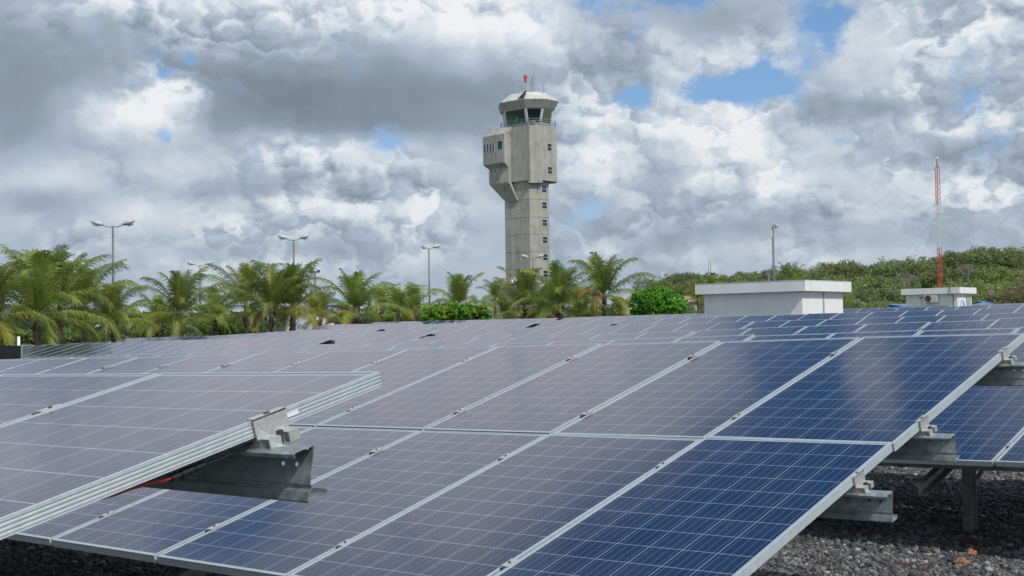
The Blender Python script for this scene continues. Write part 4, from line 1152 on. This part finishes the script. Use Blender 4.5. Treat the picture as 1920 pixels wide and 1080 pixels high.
def frond(mb, o, az, el, L, droop, rnd, mi, width=1.0, nl=46, hang=1.0):
    """one feather leaf: a rib that arches near its end, with two rows of long narrow leaflets"""
    pts, dirs = [], []; p = Vector(o); N = 14; e = el; a = az
    twist = rnd.uniform(-.2, .2); roll = rnd.uniform(-.5, .5)
    for i in range(N + 1):
        d = Vector((math.cos(a) * math.cos(e), math.sin(a) * math.cos(e), math.sin(e))); pts.append(p.copy()); dirs.append(d)
        p = p + d * (L / N); e -= droop * 2.9 * (i / N) ** 1.6 / N * max(.25, math.cos(e)) ** .5; e = max(e, -1.45); a += twist / N
    base_s = Vector((math.sin(az), -math.cos(az), 0))
    for i in range(N):
        r0 = .045 * (1 - i / N) + .010
        mb.face([pts[i] - base_s * r0, pts[i] + base_s * r0, pts[i + 1] + base_s * r0 * .9, pts[i + 1] - base_s * r0 * .9], 3)
    for k in range(nl):
        q = .10 + .90 * k / (nl - 1); f = q * N; i = min(int(f), N - 1); fr = f - i
        c = pts[i].lerp(pts[i + 1], fr); d = dirs[i].lerp(dirs[i + 1], fr).normalized()
        s = base_s; up = s.cross(d).normalized()
        rt = math.cos(roll * q); rs = math.sin(roll * q); s, up = s * rt + up * rs, up * rt - s * rs
        ll = width * 1.0 * (math.sin(math.pi * (.20 + .68 * q)) ** .75) * rnd.uniform(.85, 1.1)
        for sg in (-1, 1):
            fw = .55 + .9 * q
            ld = (s * sg + d * fw + up * rnd.uniform(.15, .5)).normalized()
            w = d * .024
            m1 = c + ld * ll * .5 - UPZ * .04 * ll
            ld2 = (ld - UPZ * rnd.uniform(.5, 1.3) * hang).normalized()
            tip = m1 + ld2 * ll * .55
            mb.face([c - w, c + w, m1 + w * 1.2, m1 - w * 1.2], mi); mb.face([m1 - w * 1.2, m1 + w * 1.2, tip + w * .2, tip - w * .2], mi)
def palm_meshes(seed, L=4.0, nf=24, dead=0, young=True, yellow=.2, nl=54):
    rnd = random.Random(seed); mb = MB()
    for i in range(nf):
        q = i / (nf - 1); az = i * 2.39996 + rnd.uniform(-.35, .35)
        el = R(86 - 96 * q ** 1.25) + rnd.uniform(-.13, .13)
        LL = L * (.53 + .37 * math.sin(math.pi * min(1, q * .75 + .02))) * rnd.uniform(.88, 1.12)
        mi = 1 if (q > .70 and rnd.random() < yellow * 2.2) or rnd.random() < yellow * .4 else 0
        frond(mb, (0, 0, .1 * (1 - q)), az, el, LL, .75 + 1.0 * q + rnd.uniform(-.2, .3), rnd, mi, nl=nl, hang=.75 + .8 * q)
    for i in range(dead):
        frond(mb, (0, 0, -.1), rnd.uniform(0, 6.28), R(rnd.uniform(5, 35)), L * .7, 2.0, rnd, 2, .62, nl=nl, hang=1.3)
    mb.tube([(0, 0, -.4), (0, 0, .15), (0, 0, .8)], [.18, .15, .03], 8, mi=3)
    return mb.mesh('crown', [M_PALM, M_PALM2, M_PALM3, M_RIB])
def trunk_mesh(seed, h, r=.17):
    rnd = random.Random(seed); m = MB(); n = int(h / .22) + 2; pts, rad = [], []
    bx, by = rnd.uniform(-.3, .3), rnd.uniform(-.3, .3)
    for i in range(n):
        q = i / (n - 1); pts.append((bx * (1 - q) ** 2, by * (1 - q) ** 2, -h + h * q)); rad.append(r * (1.25 - .3 * q) * (1.12 if i % 2 else .94))
    m.tube(pts, rad, 10)
    return m.mesh('trunk', M_PTRUNK)
def husk_mesh(seed):
    rnd = random.Random(seed); m = MB()
    for i in range(26):
        a = rnd.uniform(0, 6.28); z = rnd.uniform(-1.5, .1); r0 = .16; l = rnd.uniform(.25, .55)
        b = Vector((math.cos(a) * r0, math.sin(a) * r0, z)); d = Vector((math.cos(a), math.sin(a), rnd.uniform(-.4, 1.2))).normalized(); s = Vector((-math.sin(a), math.cos(a), 0))
        m.face([b - s * .09, b + s * .09, b + d * l + s * .03, b + d * l - s * .03])
    return m.mesh('leaf_bases', M_HUSK)
PV = [palm_meshes(11, 4.7, 20, 0, yellow=.08), palm_meshes(23, 4.4, 17, 0, yellow=.12), palm_meshes(37, 4.5, 17, 2, yellow=.25), palm_meshes(41, 4.2, 15, 0, yellow=.2), palm_meshes(59, 4.8, 17, 0, yellow=.08)]
PV_S = [palm_meshes(71, 3.4, 16, 0, yellow=.2, nl=30), palm_meshes(83, 3.2, 15, 1, yellow=.3, nl=30)]
HUSK = [husk_mesh(1), husk_mesh(2)]
def palm(x, y, D, scale, var, rz, label, small=False, el_fix=0):
    p = atD(x, y, D); gz = ground_z(p.x, p.y) - .6
    t = thing('palm_tree', label, 'palm tree', p, R(rz), group='coconut palms along the edge of the solar field')
    c = link('crown', (PV_S if small else PV)[var], t); c.scale = (scale,) * 3
    link('trunk', trunk_mesh(int(x), p.z - gz, .17 * scale), t)
    if not small: h = link('leaf_bases', HUSK[int(x) % 2], t); h.scale = (1.15, 1.15, 1)
    return t
PALMS = [
    (68, 592, 70, 1.12, 0, 20, 'leftmost and largest coconut palm with a broad crown at the picture edge', 0),
    (112, 578, 73, 1.0, 4, 140, 'coconut palm crowding the leftmost one, its dark trunk second from the left', 0),
    (158, 576, 78, .92, 1, 75, 'coconut palm just left of the tallest street lamp', 0),
    (-22, 600, 66, 1.0, 3, 10, 'coconut palm cut by the left edge whose yellowish fronds hang into the picture', 0),
    (212, 606, 74, .74, 3, 200, 'low coconut palm under the tallest street lamp with arching fronds', 0),
    (338, 589, 80, .88, 0, 250, 'coconut palm with a green spear of new leaf, left of the short dark lamp', 0),
    (404, 600, 88, .74, 3, 30, 'bushy coconut palm directly right of the short dark lamp', 0),
    (300, 612, 95, .8, 1, 60, 'half hidden low palm filling the gap left of the fourth big palm', 0),
    (461, 572, 96, .98, 4, 310, 'dark coconut palm with one upright spear between the bushy palm and the orange fronded one', 0),
    (509, 584, 84, 1.02, 2, 96, 'coconut palm with orange dead fronds hanging over its trunk', 0),
    (549, 578, 86, 1.06, 1, 265, 'coconut palm touching the lamp post beside the orange fronded palm', 0),
    (600, 600, 100, .8, 3, 165, 'low palm clump between the sign wall and the spreading centre left palm', 0),
    (668, 584, 88, .95, 2, 190, 'spreading coconut palm alone right of the dish mast with a yellow lower frond', 0),
    (716, 576, 120, .95, 0, 80, 'smaller dark palm just behind the spreading centre left palm', 1),
    (746, 582, 104, .95, 1, 10, 'small yellowish palm left of the lone lamp post', 1),
    (776, 580, 112, .95, 0, 130, 'small palm touching the left side of the lone lamp post', 1),
    (860, 572, 104, .92, 3, 320, 'coconut palm rising out of the low hedge', 0),
    (928, 557, 130, .82, 1, 200, 'small dark palm in the gap left of the tower foot', 1),
    (984, 580, 92, .95, 4, 15, 'coconut palm hiding the foot of the tower', 0),
    (1049, 574, 88, .95, 0, 120, 'coconut palm with upright fronds just right of the tower', 0),
    (1133, 556, 90, 1.0, 2, 222, 'tallest centre right coconut palm with an open crown beside the round bush', 0),
    (1090, 588, 100, .8, 3, 300, 'low palm between the two palms right of the tower', 0),
    (1022, 592, 98, .8, 1, 45, 'low palm between the tower palm and the upright fronded palm', 0),
    (1309, 562, 98, .62, 0, 260, 'dark small palm against the left corner of the larger white building', 1),
    (945, 590, 104, .75, 0, 100, 'low shaggy palm at the left side of the tower palm', 1),
    (1165, 592, 100, .72, 1, 10, 'drooping low palm tucked between the tallest palm and the round bush', 1),
]
for x, y, D, s, v, rz, lab, sm in PALMS:
    palm(x, y, D, s, v if not sm else v % 2, rz, lab, bool(sm))

# ---- broadleaf crowns: many small leaf faces gathered in clumps through an uneven volume
def crown_mesh(name, mats, seed, rad, nclump, per, leaf, flat=.75, lumps=5, hollow=.45, ratio=(1.0,)):
    rng = np.random.default_rng(seed)
    lc = np.clip(rng.normal(0, .42, (lumps, 3)), -.62, .62); lc[:, 2] = np.abs(lc[:, 2]) * .6; lr = rng.uniform(.45, .75, lumps)
    which = rng.integers(0, lumps, nclump); d = rng.normal(0, 1, (nclump, 3)); d /= np.linalg.norm(d, axis=1)[:, None]
    rr = rng.uniform(hollow, 1, nclump) ** .6
    C = lc[which] + d * (rr * lr[which])[:, None]; C[:, 2] = np.where(C[:, 2] < -.35, -.35 + (C[:, 2] + .35) * .3, C[:, 2])
    C = C * np.array(rad)[None] * np.array([1, 1, flat])
    n = nclump * per; cr = np.repeat(rng.uniform(.10, .20, nclump), per) * rad[0]
    off = rng.normal(0, 1, (n, 3)); off /= np.linalg.norm(off, axis=1)[:, None]; off *= (cr * rng.uniform(.2, 1, n) ** .5)[:, None]; off[:, 2] *= .7
    P = np.repeat(C, per, 0) + off
    a = rng.normal(0, 1, (n, 3)); a /= np.linalg.norm(a, axis=1)[:, None]
    nrm = off / (np.linalg.norm(off, axis=1)[:, None] + 1e-6) + rng.normal(0, .6, (n, 3)) + np.array([0, 0, .5]); nrm /= np.linalg.norm(nrm, axis=1)[:, None]
    t1 = np.cross(nrm, a); t1 /= np.linalg.norm(t1, axis=1)[:, None] + 1e-9; t2 = np.cross(nrm, t1)
    sz = leaf * rng.uniform(.6, 1.4, n)[:, None]
    V = np.stack([P - t1 * sz, P + t2 * sz * .5, P + t1 * sz, P - t2 * sz * .5], 1).reshape(-1, 3)
    me = bpy.data.meshes.new(name); me.vertices.add(len(V)); me.vertices.foreach_set('co', V.astype(np.float32).ravel())
    me.loops.add(4 * n); me.loops.foreach_set('vertex_index', np.arange(4 * n, dtype=np.int32))
    me.polygons.add(n); me.polygons.foreach_set('loop_start', np.arange(0, 4 * n, 4, dtype=np.int32)); me.polygons.foreach_set('loop_total', np.full(n, 4, dtype=np.int32))
    for m in mats: me.materials.append(m)
    if len(mats) > 1: me.polygons.foreach_set('material_index', np.repeat(rng.choice(len(mats), nclump, p=ratio), per).astype(np.int32))
    me.update(); me.validate(); return me
def limbs_mesh(seed, h, spread, r, m):
    rnd = random.Random(seed); mb = MB(); mb.tube([(0, 0, -h), (rnd.uniform(-.1, .1), 0, -h * .5), (0, 0, -.2 * h)], [r * 1.3, r, r * .8], 8)
    for i in range(7):
        a = i * 0.9 + rnd.uniform(-.3, .3); e = rnd.uniform(.4, 1.1); L = spread * rnd.uniform(.6, .95)
        p0 = Vector((0, 0, -.35 * h)); d = Vector((math.cos(a) * math.cos(e), math.sin(a) * math.cos(e), math.sin(e)))
        p1 = p0 + d * L * .5; p2 = p1 + (d + Vector((0, 0, .25))).normalized() * L * .5
        mb.tube([p0, p1, p2], [r * .55, r * .35, r * .12], 6)
        for j in range(2):
            b = p1 + Vector((rnd.uniform(-1, 1), rnd.uniform(-1, 1), rnd.uniform(.1, .8))).normalized() * L * .4; mb.tube([p1, b], [r * .25, r * .08], 5)
    return mb.mesh('trunk', m)
M_BARK = mat('bark', (.13, .105, .085), .9, build=speckle(4, .4))
M_BARKP = mat('pale_bark', (.27, .24, .20), .9, build=speckle(4, .3))
M_BUSH = leafmat('bright_leaf', (.06, .20, .012), (.13, .34, .025), 1.2, .3, .4)
M_BUSH2 = leafmat('yellow_green_leaf', (.10, .20, .02), (.26, .38, .035), 1.0, .3, .4)
M_W1 = leafmat('wood_leaf_green', (.15, .20, .065), (.32, .38, .14), .35)
M_W2 = leafmat('wood_leaf_dark', (.08, .13, .045), (.18, .25, .09), .35)
M_W3 = leafmat('wood_leaf_brownish', (.17, .165, .075), (.29, .27, .13), .35)
def bush(x, y, D, rx, rz, mats, seed, label, name='bush', cat='bush', n=420, per=34, leaf=.10, ratio=(1.0,), depth=None):
    p = atD(x, y, D); gz = ground_z(p.x, p.y) - .6
    t = thing(name, label, cat, p)
    c = link('crown', crown_mesh('crown', mats, seed, (rx, depth or rx, rz), n, per, leaf, 1.0, 9, .55, ratio), t)
    link('trunk', limbs_mesh(seed, p.z - gz, rx * .7, .12, M_BARK), t)
    return t
bush(1234, 580, 92, 1.75, 1.75, [M_BUSH], 3, 'round bright green bush left of the larger white building', n=900, per=36, leaf=.11)
bush(838, 592, 84, 1.25, .85, [M_BUSH2, M_BUSH], 5, 'yellow green hedge bush at the foot of the lone lamp post', n=420, ratio=(.7, .3))
bush(880, 590, 85, 1.2, .9, [M_BUSH2, M_BUSH], 8, 'yellow green hedge bush under the palm that rises from the hedge', n=420, ratio=(.6, .4))
bush(1000, 606, 100, 2.2, .8, [M_W2], 9, 'dark hedge mass below the tower palms', n=420)
bush(1130, 602, 102, 2.6, .8, [M_W2, M_BUSH], 10, 'dark hedge mass below the tallest centre right palm', n=420, ratio=(.8, .2))
bush(760, 600, 116, 2.6, .8, [M_BUSH2, M_W2], 12, 'mixed green shrubbery under the small palms left of the lone lamp', n=420, ratio=(.4, .6))
bush(660, 606, 112, 2.4, .8, [M_W2], 13, 'dark shrubbery beneath the spreading centre left palm', n=380)
bush(430, 616, 104, 3.0, .9, [M_W2, M_BUSH2], 14, 'dark shrubbery beneath the dark palm with the upright spear', n=460, ratio=(.8, .2))
bush(275, 622, 108, 2.8, .9, [M_W2, M_W1], 15, 'shrubbery behind the low palm right of the tallest lamp', n=420, ratio=(.7, .3))
bush(105, 634, 96, 3.2, .7, [M_W2, M_BUSH2], 16, 'shrubs behind the three leftmost trunks', n=420, ratio=(.6, .4))
bush(20, 634, 92, 2.0, .6, [M_W2, M_BUSH2], 17, 'shrubs behind the black tarp', n=260, ratio=(.5, .5))

# ---- wooded slope at the right
WL = [(1235, 524), (1290, 519), (1340, 521), (1400, 515), (1450, 513), (1500, 512), (1530, 516), (1560, 505), (1600, 497), (1650, 494), (1700, 493), (1730, 489), (1765, 485), (1800, 477), (1850, 471), (1920, 467), (2000, 462)]
def skyline(x): return float(np.interp(x, [a for a, _ in WL], [b for _, b in WL]))
WV = []
for i, (mats, ratio) in enumerate((([M_W1, M_W2], (.75, .25)), ([M_W1, M_W3], (.85, .15)), ([M_W2, M_W1], (.7, .3)), ([M_W1, M_BUSH2], (.8, .2)), ([M_W3, M_W1], (.6, .4)), ([M_W1, M_W2], (.5, .5)))):
    WV.append(crown_mesh('crown', mats, 100 + i, (4.3, 4.3, 3.6), 360, 34, .145, 1.02, 6, .6, ratio))
WT = [limbs_mesh(200 + i, 7.0, 4.0, .20, M_BARKP if i % 2 else M_BARK) for i in range(3)]
rnd = random.Random(99); cnt = 0
# the slope itself
def slope_pts():
    m = MB(); rows = []
    for D, dy in ((120, 0), (150, .18), (185, .45), (230, .62), (330, .55), (600, .2)):
        row = []
        for x in range(1180, 2300, 40):
            ys_ = skyline(x) + 26; top = atD(x, ys_, 200).z; p = atD(x, 600, D)
            fade = min(1, max(0, (x - 1200) / 160)); row.append((p.x, p.y, ground_z(0, 70) - .8 + (top) * dy * 1.25 * fade))
        rows.append(row)
    for i in range(len(rows) - 1):
        for k in range(len(rows[0]) - 1): m.face([rows[i][k], rows[i][k + 1], rows[i + 1][k + 1], rows[i + 1][k]])
    return m
tag(slope_pts().build('hill_slope', mat('wood_floor', (.06, .07, .035), .95, build=speckle(.2, .4)), recalc=False), kind='structure')
adj_col = ['green', 'olive green', 'dark green', 'yellowish green', 'brownish', 'mid green']
for layer, (D, dyy, step, sc_) in enumerate(((205, 0, 26, 1.0), (172, 26, 29, .92), (146, 50, 32, .80), (126, 72, 34, .62))):
    x = 1228 + layer * 9
    while x < 1990:
        sky = skyline(x); base = 585
        yy = sky + dyy * (base - sky) / 95 + 18 * sc_ * (205 / D) * .6
        s = sc_ * rnd.uniform(.68, 1.32) * (0.62 + .45 * min(1, max(0, (x - 1240) / 420)))
        if yy < 588:
            p = atD(x + rnd.uniform(-7, 7), yy + rnd.uniform(-3, 5) + (s * 3.2 / D * FPX * float(np.interp(x, (1250, 1540, 1620), (.52, .55, .80)))), D + rnd.uniform(-9, 9))
            v = rnd.choices(range(6), (5, 4, 3, 2, 1.2, 3))[0]
            depth_w = ('on the crest of', 'on the upper part of', 'half way down', 'along the foot of')[layer]
            side = 'left of the camera pole' if x < 1440 else 'behind the larger building' if x < 1600 else 'between the buildings' if x < 1700 else 'near the radio mast' if x < 1830 else 'at the right edge'
            t = thing('wood_tree', '%s tree %s the wooded slope, %s' % (adj_col[v], depth_w, side), 'tree', p, rnd.uniform(0, 6.28), 'trees of the wooded slope')
            c = link('crown', WV[v], t); c.scale = (s, s, s * rnd.uniform(.85, 1.1))
            k = link('trunk', WT[cnt % 3], t); k.scale = (s, s, max(.8, s)); cnt += 1
        x += step * rnd.uniform(.75, 1.2)
# bare trees and dry scrub near the mast
def bare(x, y, D, h, seed, label):
    p = atD(x, y, D); rr = random.Random(seed); m = MB()
    def br(p0, d, L, r, lv):
        p1 = p0 + d * L; m.tube([p0, p1], [r, r * .6], 5, False)
        if lv:
            for _ in range(3): br(p1, (d + Vector((rr.uniform(-.8, .8), rr.uniform(-.8, .8), rr.uniform(-.1, .6)))).normalized(), L * .68, r * .6, lv - 1)
    br(Vector((0, 0, 0)), Vector((0, 0, 1)), h * .34, .13, 6)
    t = thing('bare_tree', label, 'tree', p); m.build('branches', M_BARKP, t, recalc=False)
bare(1822, 560, 140, 4.0, 3, 'leafless pale grey tree right of the radio mast')
bare(1700, 566, 130, 3.0, 5, 'leafless thin tree left of the radio mast over the small building roof')
bush(1895, 566, 118, 2.2, 1.0, [M_W3], 31, 'dry yellowish scrub at the right edge above the last panels', n=260, per=20)
bush(1850, 572, 121, 1.6, .7, [M_W3, M_W1], 32, 'dry scrub between the blue roof and the right edge', n=160, per=20, ratio=(.6, .4))
# a dark palm on the crest of the wood and one beside the white building
for x, y, D, s, lab in ((1475, 519, 170, .8, 'dark palm crown on the crest of the wood behind the larger white building'), (1330, 541, 140, .6, 'dark ragged palm against the wood left of the camera pole'), (1490, 521, 172, .75, 'second dark palm crown on the wood crest, touching the first')):
    palm(x, y, D, s, 0, x, lab, True)
# far tree belt behind the palms and blue hills in the distance
def ridge(name, D, pts, thick, m, kind='structure', amp=1.0, seed=0):
    mb = MB(); rows = [[], [], []]
    for i in range(len(pts) - 1):
        (xa, ya), (xb, yb) = pts[i], pts[i + 1]
        for k in range(12):
            q_ = k / 12; x = xa + (xb - xa) * q_; y = ya + (yb - ya) * q_
            p = atD(x, y, D); pz = p.z + amp * pnoise(Vector((x * .021, seed, .5)))
            f = atD(x, y, D - thick); b = atD(x, y, D + thick)
            rows[0].append((f.x, f.y, -3)); rows[1].append((p.x, p.y, pz)); rows[2].append((b.x, b.y, -3))
    for r in range(2):
        for k in range(len(rows[0]) - 1): mb.face([rows[r][k], rows[r][k + 1], rows[r + 1][k + 1], rows[r + 1][k]])
    o = mb.build(name, m, smooth=True, recalc=False); tag(o, kind=kind); return o
M_HILL = mat('forested_hill', (.045, .075, .04), .95, build=speckle(.002, .4, detail=8))
ridge('far_hills', 7200, [(-300, 566), (-60, 578), (60, 570), (150, 583), (230, 573), (300, 590), (420, 596), (560, 590), (700, 597), (900, 596), (1100, 600), (1300, 597)], 1500, M_HILL, amp=30, seed=2)
ridge('low_hills', 2600, [(-300, 612), (0, 606), (120, 603), (240, 610), (400, 606), (600, 603), (800, 601), (1000, 598), (1200, 596), (1500, 590)], 500, M_HILL, amp=5, seed=5)
M_BELT = leafmat('belt_leaf', (.05, .09, .03), (.12, .17, .06), .2)
def belt():
    rng = np.random.default_rng(4); n = 26000
    x = rng.uniform(-150, 1320, n); D = rng.uniform(175, 260, n); h = rng.beta(1.2, 1.6, n)
    V = np.zeros((n, 4, 3))
    for i in range(n):
        d = ray(x[i], 600); l = math.hypot(d.x, d.y); ht = 4.6 + 2.2 * pnoise(Vector((x[i] * .018, D[i] * .02, 0))) + 1.2 * pnoise(Vector((x[i] * .07, D[i] * .05, 3)))
        p = np.array([d.x / l * D[i], d.y / l * D[i], -.5 + ht * (1 - h[i] ** 2)])
        a = rng.normal(0, 1, 3); a /= np.linalg.norm(a); b = rng.normal(0, 1, 3); b -= a * (a @ b); b /= np.linalg.norm(b); s = rng.uniform(.25, .5)
        V[i] = [p - a * s, p + b * s * .6, p + a * s, p - b * s * .6]
    me = bpy.data.meshes.new('far_wood'); me.from_pydata(V.reshape(-1, 3).tolist(), [], (np.arange(4 * n).reshape(-1, 4)).tolist()); me.materials.append(M_BELT); me.update()
    tag(link('far_wood', me), 'far off belt of trees seen in the gaps between the palms', 'wood', kind='stuff')
belt()

# ---------------------------------------------------------------- the air
hzm = bpy.data.materials.new('haze_air'); hzm.use_nodes = True
_n = hzm.node_tree.nodes; _n.clear(); _o = _n.new('ShaderNodeOutputMaterial'); _v = _n.new('ShaderNodeVolumePrincipled')
_v.inputs['Color'].default_value = (.78, .87, 1.0, 1); _v.inputs['Density'].default_value = .00005; _v.inputs['Anisotropy'].default_value = .2
hzm.node_tree.links.new(_v.outputs[0], _o.inputs['Volume'])
mb = MB(); mb.box((0, 0, 196), (19000, 19000, 412)); tag(mb.build('haze', hzm), 'thin pale blue haze that fades the far hills', 'haze', kind='stuff')
